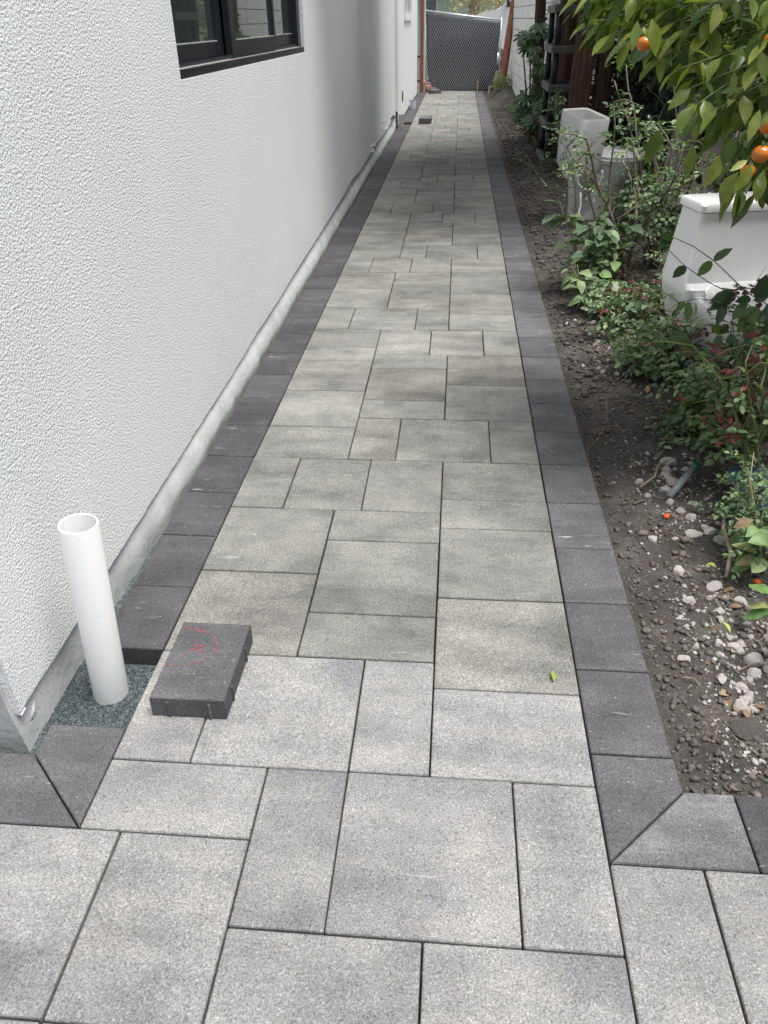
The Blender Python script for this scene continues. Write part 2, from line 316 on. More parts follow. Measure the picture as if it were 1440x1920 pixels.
def soil_mat():
    m, nt, b = new_mat('dark_soil'); L = nt.links; geo = N(nt, 'ShaderNodeNewGeometry')
    n1 = N(nt, 'ShaderNodeTexNoise', Scale=5.0, Detail=8.0, Roughness=0.7); L.new(geo.outputs['Position'], n1.inputs['Vector'])
    c = ramp(nt, n1.outputs['Fac'], [(0.32, (0.052, 0.048, 0.043)), (0.5, (0.088, 0.080, 0.071)), (0.68, (0.165, 0.152, 0.135))])
    n2 = N(nt, 'ShaderNodeTexNoise', Scale=240.0, Detail=3.0, Roughness=0.8); L.new(geo.outputs['Position'], n2.inputs['Vector'])
    c = mixc(nt, 1.0, c, ramp(nt, n2.outputs['Fac'], [(0.3, 0.6), (0.6, 1.1), (0.75, 2.0)]), 'MULTIPLY')
    v = N(nt, 'ShaderNodeTexVoronoi', Scale=85.0); L.new(geo.outputs['Position'], v.inputs['Vector'])
    grit = mixc(nt, 1.0, ramp(nt, v.outputs['Distance'], [(0.18, 0.8), (0.3, 0.0)]), ramp(nt, v.outputs['Color'], [(0.66, 0.0), (0.78, 1.0)]), 'MULTIPLY')
    c = mixc(nt, grit, c, (0.27, 0.26, 0.235))
    L.new(c, b.inputs['Base Color']); b.inputs['Roughness'].default_value = 0.9; b.inputs['Specular IOR Level'].default_value = 0.25
    n3 = N(nt, 'ShaderNodeTexNoise', Scale=70.0, Detail=6.0, Roughness=0.75); L.new(geo.outputs['Position'], n3.inputs['Vector'])
    bp = N(nt, 'ShaderNodeBump', Strength=1.0, Distance=0.012); L.new(n3.outputs['Fac'], bp.inputs['Height']); L.new(bp.outputs[0], b.inputs['Normal'])
    return m
M_soil = soil_mat()
def gravel_mat():
    m, nt, b = new_mat('blue_grey_fines'); L = nt.links; geo = N(nt, 'ShaderNodeNewGeometry')
    v = N(nt, 'ShaderNodeTexVoronoi', Scale=230.0); L.new(geo.outputs['Position'], v.inputs['Vector'])
    c = ramp(nt, v.outputs['Color'], [(0.1, (0.045, 0.062, 0.066)), (0.6, (0.085, 0.108, 0.112)), (0.9, (0.19, 0.22, 0.22))])
    L.new(c, b.inputs['Base Color']); b.inputs['Roughness'].default_value = 0.85
    bp = N(nt, 'ShaderNodeBump', Strength=1.0, Distance=0.005); L.new(v.outputs['Distance'], bp.inputs['Height']); bp.invert = True; L.new(bp.outputs[0], b.inputs['Normal'])
    return m
M_fines = gravel_mat()
M_stone = simple('pale_rubble', (0.46, 0.425, 0.40), 0.9, var=0.45, vscale=22, bump=0.003, bscale=90)
M_grit = simple('pale_grit', (0.33, 0.315, 0.295), 0.9, var=0.5, vscale=25)
M_clod = simple('earth_clod', (0.100, 0.089, 0.078), 0.95, var=0.45, vscale=15, bump=0.004, bscale=90)
M_brownstone = simple('brown_stone', (0.15, 0.118, 0.10), 0.85, var=0.35, vscale=14, bump=0.003, bscale=90)
M_brick = simple('pink_brick', (0.50, 0.30, 0.22), 0.9, var=0.4, vscale=10, bump=0.003)
M_asphalt = simple('asphalt', (0.06, 0.06, 0.06), 0.9, var=0.2)

# ------------------------------------------------------------------ paving: stones on a module grid
MOD = 0.0958; X0 = -0.786; Y0 = 1.222
def gx(u): return X0 + u * MOD
def gy(v): return Y0 + MOD * (v + 0.00028 * v * v if v > 0 else v * 1.01)
path = empty('paved_path', (0, 0, 0)); tag(path, kind='structure', label='long walkway of pale grey concrete pavers edged with charcoal pavers beside the stucco house')
TH = 0.062
def stone(name, poly, mat, ch=0.0045, gap=0.0016, lift=None):
    cx = sum(p[0] for p in poly) / len(poly); cy = sum(p[1] for p in poly) / len(poly)
    mb = MB(); mb.prism([(p[0] - cx, p[1] - cy) for p in poly], -TH, 0, ch, gap)
    o = mb.build(name, mat, path)
    z = R.uniform(-0.0012, 0.0008) if lift is None else lift
    o.location = (cx, cy, z); o.rotation_euler = (R.uniform(-1, 1) * 0.0025, R.uniform(-1, 1) * 0.0025, 0)
    return o
cache = {}
def rect_stone(name, u0, v0, u1, v1, mat, swap=False):
    w_, l_ = gx(u1) - gx(u0), gy(v1) - gy(v0); cx = (gx(u0) + gx(u1)) / 2; cy = (gy(v0) + gy(v1)) / 2
    key = (round(w_, 3), round(l_, 3), mat.name)
    if key not in cache:
        hw, hl = w_ / 2, l_ / 2; k = 0.004
        poly = [(-hw, -hl + k), (-hw + k, -hl), (hw - k, -hl), (hw, -hl + k), (hw, hl - k), (hw - k, hl), (-hw + k, hl), (-hw, hl - k)]
        mb = MB(); mb.prism(poly, -TH, 0, 0.0045, 0.0016); me = mb.mesh(name); me.materials.append(mat); cache[key] = me
    o = bpy.data.objects.new(name, cache[key]); COL.objects.link(o); o.parent = path
    o.location = (cx + R.uniform(-1, 1) * 0.0006, cy + R.uniform(-1, 1) * 0.0006, R.uniform(-0.0014, 0.0008))
    o.scale = (1 - R.random() * .005, 1 - R.random() * .005, 1)
    o.rotation_euler = (R.uniform(-1, 1) * 0.0022, R.uniform(-1, 1) * 0.0022, R.uniform(-1, 1) * 0.0015)
    return o
# field pattern, bays of 32 modules
bayA = [(0, 0, 2, 4), (2, 0, 6, 4), (6, 0, 8, 4), (8, 0, 12, 3), (8, 3, 12, 7), (8, 7, 12, 11), (8, 11, 12, 13), (4, 4, 8, 6), (4, 6, 8, 10), (4, 10, 8, 12),
        (0, 4, 4, 8), (0, 8, 4, 12), (0, 12, 2, 16), (2, 12, 5, 16), (5, 12, 8, 16), (8, 13, 12, 16),
        (0, 16, 4, 19), (4, 16, 6, 20), (6, 16, 10, 20), (10, 16, 12, 20), (0, 19, 4, 23), (4, 20, 8, 22), (8, 20, 12, 24), (4, 22, 8, 26), (8, 24, 12, 28),
        (0, 23, 4, 27), (4, 26, 8, 28), (0, 27, 4, 29), (0, 29, 4, 32), (4, 28, 7, 32), (7, 28, 10, 32), (10, 28, 12, 32)]
bayB = [(0, 0, 2, 4), (2, 0, 6, 4), (6, 0, 8, 4), (8, 0, 12, 3), (8, 3, 12, 7), (8, 7, 12, 11), (8, 11, 12, 13), (8, 13, 12, 16), (4, 4, 8, 6), (4, 6, 8, 10), (4, 10, 8, 12),
        (0, 4, 4, 8), (0, 8, 4, 12), (0, 12, 2, 16), (2, 12, 5, 16), (5, 12, 8, 16),
        (0, 16, 4, 20), (0, 20, 4, 23), (0, 23, 4, 28), (0, 28, 4, 30), (0, 30, 4, 32), (4, 16, 6, 20), (6, 16, 10, 20), (10, 16, 12, 20),
        (4, 20, 8, 22), (4, 22, 8, 26), (4, 26, 8, 28), (8, 20, 12, 24), (8, 24, 12, 28), (4, 28, 7, 32), (7, 28, 10, 32), (10, 28, 12, 32)]
VEND = 204
for b in range(7):
    for (u0, v0, u1, v1) in (bayA if b % 2 == 0 else bayB):
        a0, a1 = v0 + 32 * b, v1 + 32 * b
        if a0 >= VEND - 4: continue
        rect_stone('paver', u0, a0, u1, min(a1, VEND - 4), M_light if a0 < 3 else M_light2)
# patio stones in front
for t in [(0, -2, 4, 0), (4, -4, 6, 0), (6, -4, 10, 0), (10, -4, 12, 0), (1, -6, 4, -2), (-3, -6, 1, -2), (4, -7, 8, -4), (8, -8, 12, -4), (12, -6, 14, -2), (14, -6, 18, -2),
          (-7, -5, -3, -2), (-7, -9, -3, -5), (-3, -10, 1, -6), (1, -9, 4, -6), (4, -11, 8, -7), (1, -12, 4, -9), (8, -12, 12, -8), (12, -9, 16, -6), (16, -9, 18, -6), (18, -6, 21, -2), (18, -9, 22, -6), (12, -12, 16, -9), (16, -12, 20, -9),
          (-3, -13, 1, -10), (-7, -13, -3, -9), (21, -6, 25, -2), (4, -15, 8, -11)]:
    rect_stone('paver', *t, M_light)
# charcoal borders
def P(*uv): return [(gx(a), gy(b)) for a, b in uv]
stone('border_paver', P((0, -2), (0, 1), (-2.05, 1), (-2.05, 0)), M_dark2)
stone('border_paver', P((0, -2), (-2.05, 0), (-5, 0), (-5, -2)), M_dark2)
rect_stone('border_paver', -8, -2, -5, 0, M_dark)
stone('border_paver', P((12, -2), (14.05, 0), (14.05, 1), (12, 1)), M_dark2, 0.006, 0.0016)
stone('border_paver', P((12, -2), (15.2, -2), (15.2, 0), (14.05, 0)), M_midgrey, 0.006, 0.0016)
rect_stone('border_paver', 15.2, -2, 18.2, 0, M_dark); rect_stone('border_paver', 18.2, -2, 21.2, 0, M_dark); rect_stone('border_paver', 21.2, -2, 24.2, 0, M_dark)
def outer(v):
    pts = [(4, -1.98), (10, -2.04), (60, -2.06), (136, -2.12), (204, -1.9)]
    for (a, ua), (b_, ub) in zip(pts, pts[1:]):
        if v <= b_: return ua + (ub - ua) * max(0, v - a) / (b_ - a)
    return -1.9
v = 4
while v < 195:
    if not (130 < v < 136):
        a, b_ = v, v + 3
        if v < 130 and b_ > 133: b_ = 133
        stone('border_paver', P((0, a), (0, b_), (-2.1 if v > 139 else outer(b_), b_), (-2.1 if v > 139 else outer(a), a)), M_dark)
    v += 3
v = 1
while v < 200:
    rect_stone('border_paver', 12, v, 14.03, v + 3, M_dark2); v += 3

# sand bed under the stones, seen in the joints and in the pit at the pipe
MB().box(-1.30, -0.6, -0.10, 1.9, 21.0, -0.0635).build('gravel_bedding', M_fines).__setitem__('kind', 'structure')
# ground sheet to the horizon
gm = MB(); gm.add([(-250, -250, -0.16), (250, -250, -0.16), (250, 300, -0.16), (-250, 300, -0.16)], [(0, 1, 2, 3)])
gm.build('ground', M_soil).__setitem__('kind', 'structure')
MB().box(-120, 27.0, -0.159, 120, 39.0, -0.10).build('road', M_asphalt).__setitem__('kind', 'structure')

def pit_fines():
    V = []; F = []; n = 0
    for i in range(2600):
        x = R.uniform(-1.04, -0.79); y = R.uniform(1.33, 1.60); s = R.uniform(0.0012, 0.0035); z = -0.0635 + s * 0.3
        q = [(R.uniform(.7, 1.2) * s * a, R.uniform(.7, 1.2) * s * b, R.uniform(.7, 1.2) * s * c) for a, b, c in ((1, 0, 0), (-1, 0, 0), (0, 1, 0), (0, -1, 0), (0, 0, 1), (0, 0, -1))]
        V += [(x + a, y + b, z + c) for a, b, c in q]
        F += [(n + a, n + b, n + c) for a, b, c in ((0, 2, 4), (2, 1, 4), (1, 3, 4), (3, 0, 4), (2, 0, 5), (1, 2, 5), (3, 1, 5), (0, 3, 5))]; n += 6
    me = np_mesh('fine_gravel', np.array(V), np.array(F)); o = link_mesh('fine_gravel', me, M_fines)
    tag(o, 'blue grey fine gravel filling the open pit around the white pipe', 'gravel', kind='stuff')
pit_fines()

# ------------------------------------------------------------------ planting bed
def bed_h(x, y):
    x = np.asarray(x, float); y = np.asarray(y, float)
    edge = np.clip((x - 0.57) / 0.22, 0, 1)
    h = -0.052 + 0.028 * edge + 0.05 * (fbm(x * 2.3, y * 2.3, 3, 5) - 0.5) * edge
    h += 0.020 * (fbm(x * 14, y * 14, 4, 9) - 0.5) + 0.016 * np.abs(fbm(x * 38, y * 38, 3, 21) - 0.5)
    h += 0.20 * np.clip((y - 17.5) / 2.5, 0, 1) * np.clip((x - 0.72) / 0.25, 0, 1)
    h += 0.05 * np.clip((x - 1.3) / 1.0, 0, 1)
    return h
def bh(x, y): return float(bed_h(np.array([x]), np.array([y]))[0])
xs = [0.566]; 
while xs[-1] < 4.2: xs.append(xs[-1] + (0.009 if xs[-1] < 1.25 else 0.03))
ys = [1.225]
while ys[-1] < 22: ys.append(ys[-1] + 0.009 * max(1.0, (ys[-1] / 2.4) ** 1.7))
GX, GY = np.meshgrid(np.array(xs), np.array(ys)); GZ = bed_h(GX, GY)
nx, ny = len(xs), len(ys); idx = np.arange(nx * ny).reshape(ny, nx)
F = np.stack([idx[:-1, :-1], idx[:-1, 1:], idx[1:, 1:], idx[1:, :-1]], -1).reshape(-1, 4)
link_mesh('garden_bed', np_mesh('garden_bed', np.stack([GX, GY, GZ], -1).reshape(-1, 3), F, True), M_soil).__setitem__('kind', 'structure')

ICO_V = []; 
t_ = (1 + 5 ** .5) / 2
for a, b in ((-1, t_), (1, t_), (-1, -t_), (1, -t_)): ICO_V += [(a, b, 0)]
for a, b in ((-1, t_), (1, t_), (-1, -t_), (1, -t_)): ICO_V += [(0, a, b)]
for a, b in ((t_, -1), (t_, 1), (-t_, -1), (-t_, 1)): ICO_V += [(a, 0, b)]
ICO_V = np.array(ICO_V) / np.linalg.norm(ICO_V[0])
ICO_F = np.array([(0, 11, 5), (0, 5, 1), (0, 1, 7), (0, 7, 10), (0, 10, 11), (1, 5, 9), (5, 11, 4), (11, 10, 2), (10, 7, 6), (7, 1, 8), (3, 9, 4), (3, 4, 2), (3, 2, 6), (3, 6, 8), (3, 8, 9), (4, 9, 5), (2, 4, 11), (6, 2, 10), (8, 6, 7), (9, 8, 1)])
def pebbles(name, pts, sizes, mat, label, cat, flat=0.75):
    V = []; F = []
    for i, ((x, y, z), s) in enumerate(zip(pts, sizes)):
        v = ICO_V * NR.uniform(0.42, 1.5, (12, 1)) * s * np.array([NR.uniform(.8, 1.25), NR.uniform(.8, 1.25), flat * NR.uniform(.8, 1.1)])
        a = NR.uniform(0, 6.28); c, s_ = math.cos(a), math.sin(a)
        v = np.stack([v[:, 0] * c - v[:, 1] * s_, v[:, 0] * s_ + v[:, 1] * c, v[:, 2]], -1) + np.array([x, y, z])
        V.append(v); F.append(ICO_F + 12 * i)
    o = link_mesh(name, np_mesh(name, np.concatenate(V), np.concatenate(F)), mat); tag(o, label, cat, kind='stuff'); return o
def scatter(n, fy, x0=0.58, x1=1.6, zs=0.3, smin=.003, smax=.012, pw=2.0, dens=None):
    pts = []; sz = []
    while len(pts) < n:
        y = fy(); x = x0 + (x1 - x0) * NR.random() ** 1.2
        if dens is not None and NR.random() > dens(x, y): continue
        s = smin + (smax - smin) * NR.random() ** pw
        pts.append((x, y, bh(x, y) + s * zs)); sz.append(s)
    return pts, sz
ynear = lambda: 1.24 + 4.0 * NR.random() ** 1.5
p_, s_ = scatter(11000, ynear, x0=.59, x1=1.45, smin=.0013, smax=.012, pw=5.5)
pebbles('soil_clods', p_, s_, M_clod, 'dark brown earth clods and crumbs covering the planting bed', 'soil')
yfar = lambda: 3.5 + 14 * NR.random()
p_, s_ = scatter(8000, yfar, x0=.62, x1=1.5, smin=.005, smax=.020, pw=2.4)
pebbles('soil_clods', p_, s_, M_clod, 'crumbly earth further along the bed beneath the trees', 'soil')
rub = lambda x, y: (1.0 if (abs(x - 0.86) < 0.17 and 1.3 < y < 2.05) else 0.0) + (0.9 if (abs(x - 0.86) < 0.14 and 2.35 < y < 2.9) else 0) + (0.8 if (abs(x - 0.86) < .12 and 3.7 < y < 4.9) else 0) + 0.13
p_, s_ = scatter(2600, ynear, x0=.64, x1=1.35, smin=.0014, smax=.0085, pw=3.0, dens=rub)
pebbles('gravel', p_, s_, M_grit, 'small pale grit and pebbles scattered over the dark soil', 'gravel')
p_, s_ = scatter(900, ynear, x0=.64, x1=1.3, smin=.002, smax=.009, pw=2.2)
pebbles('gravel', p_, s_, M_brownstone, 'small brown pebbles mixed into the dark soil', 'gravel')

pts_ = []; sz_ = []
for _ in range(1500):
    x = NR.uniform(-1.0, .57); y = .3 + 5 * NR.random() ** 1.3
    if x < -.79 and 1.3 < y < 1.62: continue
    sz_.append(NR.uniform(.0004, .0011)); pts_.append((x, y, .0008))
pebbles('paving_grit', pts_, sz_, M_grit, 'fine sandy grit lying on the paving stones', 'grit')
pts_ = [(.555 + .02 * NR.random() - .02 * NR.random() ** 3, 1.25 + 5 * NR.random(), -.0005 - .004 * NR.random()) for _ in range(900)]
pebbles('soil_crumbs', pts_, [NR.uniform(.001, .0042) for _ in pts_], M_clod, 'crumbs of soil spilled along the outer edge of the right charcoal border', 'soil')
# larger stones: each one a thing
def ico2(seed, rough=0.18):
    import bmesh
    bm = bmesh.new(); bmesh.ops.create_icosphere(bm, subdivisions=2, radius=1.0)
    rr = random.Random(seed)
    cuts = [(Vector((rr.uniform(-1, 1), rr.uniform(-1, 1), rr.uniform(-.6, 1))).normalized(), rr.uniform(.45, .78)) for _ in range(13)]
    for v_ in bm.verts:
        for n_, d in cuts:
            k = v_.co.dot(n_) - d
            if k > 0: v_.co -= n_ * k * 0.92
        v_.co *= 1 + rr.uniform(-1, 1) * 0.035
    me = bpy.data.meshes.new('stone'); bm.to_mesh(me); bm.free(); return me
stone_meshes = [ico2(i) for i in range(7)]
def rock(x, y, s, mat, label, group, sq=(1, 1, .7)):
    me = stone_meshes[R.randrange(7)]
    o = bpy.data.objects.new('stone', me); COL.objects.link(o)
    if len(me.materials) == 0: me.materials.append(M_stone)
    o.material_slots[0].link = 'OBJECT'; o.material_slots[0].material = mat
    o.location = (x, y, bh(x, y) + s * sq[2] * 0.3); o.scale = (s * sq[0] * R.uniform(.8, 1.25), s * sq[1] * R.uniform(.8, 1.2), s * sq[2] * R.uniform(.85, 1.15))
    o.rotation_euler = (R.uniform(-.4, .4), R.uniform(-.4, .4), R.uniform(0, 6.3)); tag(o, label, 'stone', group)
gA = 'pale rubble stones heaped at the near end of the bed'; lA = 'pale angular rubble stone in the near heap beside the leafy sprig'
for i in range(46):
    rock(R.gauss(0.86, 0.075), R.uniform(1.48, 1.98), R.uniform(.010, .028), M_stone, lA, gA)
for (px_, py_, s_q, lb) in [(.846, 2.03, .030, 'big pale angular stone at the far edge of the near rubble heap'), (.865, 1.70, .034, 'largest pinkish white stone in the middle of the near rubble heap'), (.80, 1.60, .024, 'pale flat stone on the path side of the near rubble heap')]:
    rock(px_, py_, s_q, M_stone, lb, gA)
gB = 'pale rubble stones in the middle of the near bed'; lB = 'pale rubble stone around the grey conduit stub in the bed'
for i in range(26):
    rock(R.gauss(0.86, 0.07), R.uniform(2.3, 2.85), R.uniform(.012, .031), M_stone, lB, gB)
gC = 'pale rubble stones further along the bed'; lC = 'pale rubble stone under the low rose foliage left of the white toilet'
for i in range(34):
    rock(R.gauss(0.84, 0.09), R.uniform(3.7, 4.9), R.uniform(.010, .026), M_stone, lC, gC)
p_, s_ = scatter(70, ynear, x0=.68, x1=1.0, smin=.008, smax=.017, pw=1.8)
pebbles('soil_clods', p_, s_, M_brownstone, 'larger brown lumps of earth and stone on the dark soil beside the border', 'soil')
rock(0.755, 2.115, .026, M_stone, 'single pale stone by itself on bare dark soil nearest the border', None)
rock(0.775, 1.44, .060, M_clod, 'large flat earthy lump at the near corner of the bed', None, (1, 1, .4))

# ------------------------------------------------------------------ house
house = empty('house', (-1.03, 1.22, 0)); tag(house, 'white stucco house with black framed window along the left of the path', 'house')
def hp(o): o.parent = house; o.matrix_parent_inverse = Matrix.Translation((1.03, -1.22, 0)); return o
zedge = [(1.22, .06), (1.31, .056), (1.62, .057), (1.89, .066), (2.94, .072), (3.4, .070), (3.95, .087), (4.66, .084), (4.9, .094), (5.7, .098), (6.8, .107), (7.5, .117), (8.26, .143), (9.07, .115), (10.66, .147), (12.54, .124), (14.2, .16)]
def ze(y):
    for (a, za), (b_, zb) in zip(zedge, zedge[1:]):
        if y <= b_: return za + (zb - za) * (y - a) / (b_ - a)
    return .16
WX, WT = -1.03, 0.16
WY0, WY1, WZ0, WZ1 = 3.235, 5.96, 1.318, 2.35
mb = MB(); y = 1.288; cols = [y]
while y < 14.2: y = min(14.2, y + R.uniform(0.02, 0.05) * (1 if y < 4 else 2.5)); cols.append(y)
jz = [ze(c) + R.uniform(-1, 1) * .0025 for c in cols]; jx = [R.uniform(-1, 1) * 0.0015 for c in cols]
for i in range(len(cols) - 1):
    a, b_ = cols[i], cols[i + 1]
    # lower band with the ragged float edge; the last 12 mm rolls under
    vs = [(WX, a, 1.0), (WX, b_, 1.0), (WX, b_, jz[i + 1] + .012), (WX, a, jz[i] + .012), (WX - .007, b_, jz[i + 1]), (WX - .007, a, jz[i]), (WX - .03, b_, jz[i + 1] + .003), (WX - .03, a, jz[i] + .003)]
    mb.add(vs, [(1, 0, 3, 2), (2, 3, 5, 4), (4, 5, 7, 6)])
mb.add([(WX, 1.288, 1.0), (WX, 14.2, 1.0), (WX, 14.2, WZ0), (WX, 1.288, WZ0)], [(0, 1, 2, 3)])
mb.add([(WX, 1.288, WZ0), (WX, WY0, WZ0), (WX, WY0, WZ1), (WX, 1.288, WZ1)], [(0, 1, 2, 3)])
mb.add([(WX, WY1, WZ0), (WX, 14.2, WZ0), (WX, 14.2, WZ1), (WX, WY1, WZ1)], [(0, 1, 2, 3)])
mb.add([(WX, 1.288, WZ1), (WX, 14.2, WZ1), (WX, 14.2, 3.1), (WX, 1.288, 3.1)], [(0, 1, 2, 3)])
# reveals of the window opening
mb.add([(WX, WY0, WZ0), (WX, WY1, WZ0), (WX, WY1, WZ1), (WX, WY0, WZ1), (WX - WT, WY0, WZ0), (WX - WT, WY1, WZ0), (WX - WT, WY1, WZ1), (WX - WT, WY0, WZ1)],
       [(0, 1, 5, 4), (1, 2, 6, 5), (2, 3, 7, 6), (3, 0, 4, 7)])
# front wall turning the corner, ragged bottom
fx = [WX]; 
while fx[-1] > -1.7: fx.append(fx[-1] - R.uniform(.015, .04))
fx.append(-6.0); fz = [.045 + .05 * vnoise(np.array([a * 9.0]), np.array([2.0]))[0] + R.uniform(-1, 1) * .010 for a in fx]; fz[0] = jz[0]
for i in range(len(fx) - 1):
    a, b_ = fx[i], fx[i + 1]
    mb.add([(a, 1.288, 3.1), (b_, 1.288, 3.1), (b_, 1.288, fz[i + 1]), (a, 1.288, fz[i]), (b_, 1.312, fz[i + 1] + .003), (a, 1.312, fz[i] + .003)], [(0, 3, 2, 1), (3, 5, 4, 2)])
hp(mb.build('wall', M_stucco))
# far section, a little proud of the first
FX = -0.985
fw0, fw1, fzz = 15.75, 17.9, 1.46
mb = MB()
mb.add([(FX, 14.2, .02), (FX, 20.6, .02), (FX, 20.6, fzz), (FX, 14.2, fzz)], [(0, 1, 2, 3)])
mb.add([(FX, 14.2, fzz), (FX, fw0, fzz), (FX, fw0, 2.3), (FX, 14.2, 2.3)], [(0, 1, 2, 3)])
mb.add([(FX, fw1, fzz), (FX, 20.6, fzz), (FX, 20.6, 2.3), (FX, fw1, 2.3)], [(0, 1, 2, 3)])
mb.add([(FX, 14.2, 2.3), (FX, 20.6, 2.3), (FX, 20.6, 3.1), (FX, 14.2, 3.1)], [(0, 1, 2, 3)])
mb.add([(FX, fw0, fzz), (FX, fw1, fzz), (FX, fw1, 2.3), (FX, fw0, 2.3), (FX - .1, fw0, fzz), (FX - .1, fw1, fzz), (FX - .1, fw1, 2.3), (FX - .1, fw0, 2.3)], [(0, 1, 5, 4), (1, 2, 6, 5), (2, 3, 7, 6), (3, 0, 4, 7)])
mb.add([(FX, 14.2, .02), (FX, 14.2, 3.1), (WX - .1, 14.2, 3.1), (WX - .1, 14.2, .02)], [(0, 1, 2, 3)])
mb.add([(FX, 20.6, .02), (FX, 20.6, 3.1), (-6, 20.6, 3.1), (-6, 20.6, .02)], [(3, 2, 1, 0)])
hp(mb.build('wall', M_stucco))
# foundation: upright face under the stucco, mortar fillet at its foot further on
mb = MB(); ys_ = list(np.linspace(1.274, 14.3, 220)); prev = None
for i, y in enumerate(ys_):
    k = min(1, max(0, (y - 1.7) / 0.9)); n_ = float(vnoise(np.array([y * 11.]), np.array([.5]), 3)[0] - .5); n2 = float(vnoise(np.array([y * 30.]), np.array([.5]), 8)[0] - .5)
    prof = [(-1.055, .24), (-1.052 + .006 * n_, .10), (-1.046 + .018 * k + .006 * n_, .045), (-1.042 + .034 * k + .008 * n_ + .007 * n2, .006), (-1.040 + .030 * k + .016 * n_ + .010 * n2, -.03), (-1.036 + .02 * k + .018 * n_ + .012 * n2, -.075)]
    cur = [(px, y, pz) for px, pz in prof]
    if not prev:
        mb.add(cur + [(-6, y, -.075), (-6, y, .24)], [tuple(range(len(cur) + 2))])
    if prev: 
        n = len(prof); mb.add(prev + cur, [(j, j + 1, n + j + 1, n + j) for j in range(n - 1)])
    prev = cur
fo = hp(smooth_obj(mb.build('foundation', M_found), 50))
mb = MB(); mb.tube([(-1.046, 1.325, -.012), (-1.040, 1.345, .012), (-1.043, 1.365, .026)], [.004, .006, .003], 8); hp(mb.build('mortar_lump', M_found, smooth=True))
# roof slab and parapet
hp(MB().box(-6.0, 1.288, 3.1, WX + .0, 14.2, 3.25).build('roof', M_whitewood)); hp(MB().box(-6.0, 14.2, 3.1, FX, 20.6, 3.25).build('roof', M_whitewood))
# interior backing so that nothing shows daylight through the house
hp(MB().box(-5.9, 1.35, .0, -1.25, 20.5, 3.09).build('interior', simple('interior_dark', (.02, .02, .02), .9)))
# near window: three-light slider
win = empty('window', (0, 0, 0)); hp(win)
FD = WX - 0.035
mb = MB()
mb.box(FD - .08, WY0, WZ0, FD + .012, WY0 + .035, WZ1); mb.box(FD - .08, WY1 - .10, WZ0 + .03, FD + .012, WY1, WZ1)
mb.box(FD - .08, WY0 + .035, WZ1 - .05, FD + .012, WY1 - .1, WZ1); mb.build('frame', M_black, win)
MB().box(FD - .08, WY0 + .0355, WZ0 - .001, FD + .030, WY1 - .0005, WZ0 + .030).build('sill', M_black, win)
MB().box(FD - .075, WY0 + .036, WZ0 + .0305, FD + .022, WY1 - .101, WZ0 + .034).build('dusty_sill_top', M_dust, win)
for yy in (FD - .035, FD - .005): MB().box(yy, WY0 + .036, WZ0 + .0345, yy + .006, WY1 - .101, WZ0 + .05).build('track', M_black, win)
lights = [(WY0 + .036, 4.10, FD - .05), (4.11, 5.12, FD - .012), (5.13, WY1 - .101, FD - .05)]
for k, (a, b_, dx) in enumerate(lights):
    s_o = MB(); t = .035; z0, z1 = WZ0 + .051, WZ1 - .051
    s_o.box(dx, a, z0, dx + .03, b_, z0 + .055); s_o.box(dx, a, z1 - .05, dx + .03, b_, z1)
    tl = .09 if k == 1 else t; tr_ = .09 if k == 0 else (.04 if k == 1 else t)
    s_o.box(dx, a, z0 + .055, dx + .03, a + tl, z1 - .05); s_o.box(dx, b_ - tr_, z0 + .055, dx + .03, b_, z1 - .05)
    sash = s_o.build('sash', M_black, win)
    MB().box(dx + .006, a + tl, z0 + .055, dx + .014, b_ - tr_, z1 - .05).build('glass', M_glass, win)
    MB().box(dx + .015, a + tl, z0 + .0555, dx + .029, b_ - tr_, z0 + .059).build('dusty_bead', M_dust, win)
# far window, white
w2 = empty('window', (0, 0, 0)); hp(w2)
mb = MB(); mb.box(FX - .06, fw0, fzz, FX + .02, fw0 + .09, 2.3); mb.box(FX - .06, fw1 - .09, fzz, FX + .02, fw1, 2.3); mb.box(FX - .06, fw0 + .09, fzz, FX + .03, fw1 - .09, fzz + .10); mb.box(FX - .06, fw0 + .09, 2.2, FX + .02, fw1 - .09, 2.3)
mb.box(FX - .05, 16.75, fzz + .10, FX + .005, 16.85, 2.2); mb.build('frame', M_whitewood, w2)
MB().box(FX - .04, fw0 + .09, fzz + .1, FX - .03, 16.75, 2.2).build('glass', M_glass, w2); MB().box(FX - .04, 16.85, fzz + .1, FX - .03, fw1 - .09, 2.2).build('glass', M_glass, w2)
# vent and hose-bib on the wall
hp(MB().box(FX - .01, 15.2, .27, FX + .008, 15.45, .43).build('vent', M_shadow_and_dark))
mb = MB(); mb.tube([(WX, 13.5, .20), (WX + .06, 13.5, .20), (WX + .085, 13.5, .15)], .012, 8); mb.box(WX, 13.3, .19, WX + .02, 13.7, .215); mb.tube([(WX + .045, 13.9, .24), (WX + .045, 13.9, -.05)], .018, 8)
hp(mb.build('hose_tap', M_resin, smooth=False))
mb = MB(); 
for (yy, zz) in ((11.6, .33), (11.9, .20), (10.1, .22), (9.9, .18)): mb.tube([(WX, yy, zz), (WX + .03, yy + .02, zz + .01), (WX + .04, yy + .12, zz - .015), (WX + .03, yy + .2, zz + .01)], .006, 6)
hp(mb.build('wire_stub', M_hose))
# red-brown corner post past the house
o = MB().box(-.94, 20.95, -.1, -.86, 21.08, 2.9).build('wooden_post', M_wood); tag(o, 'tall red brown timber post at the far corner of the white house', 'post')
o = MB().box(-.855, 21.1, -.1, -.82, 21.16, 2.6).build('wooden_post', M_whitewood); tag(o, 'slim white post between red brown post and chain link gate', 'post')

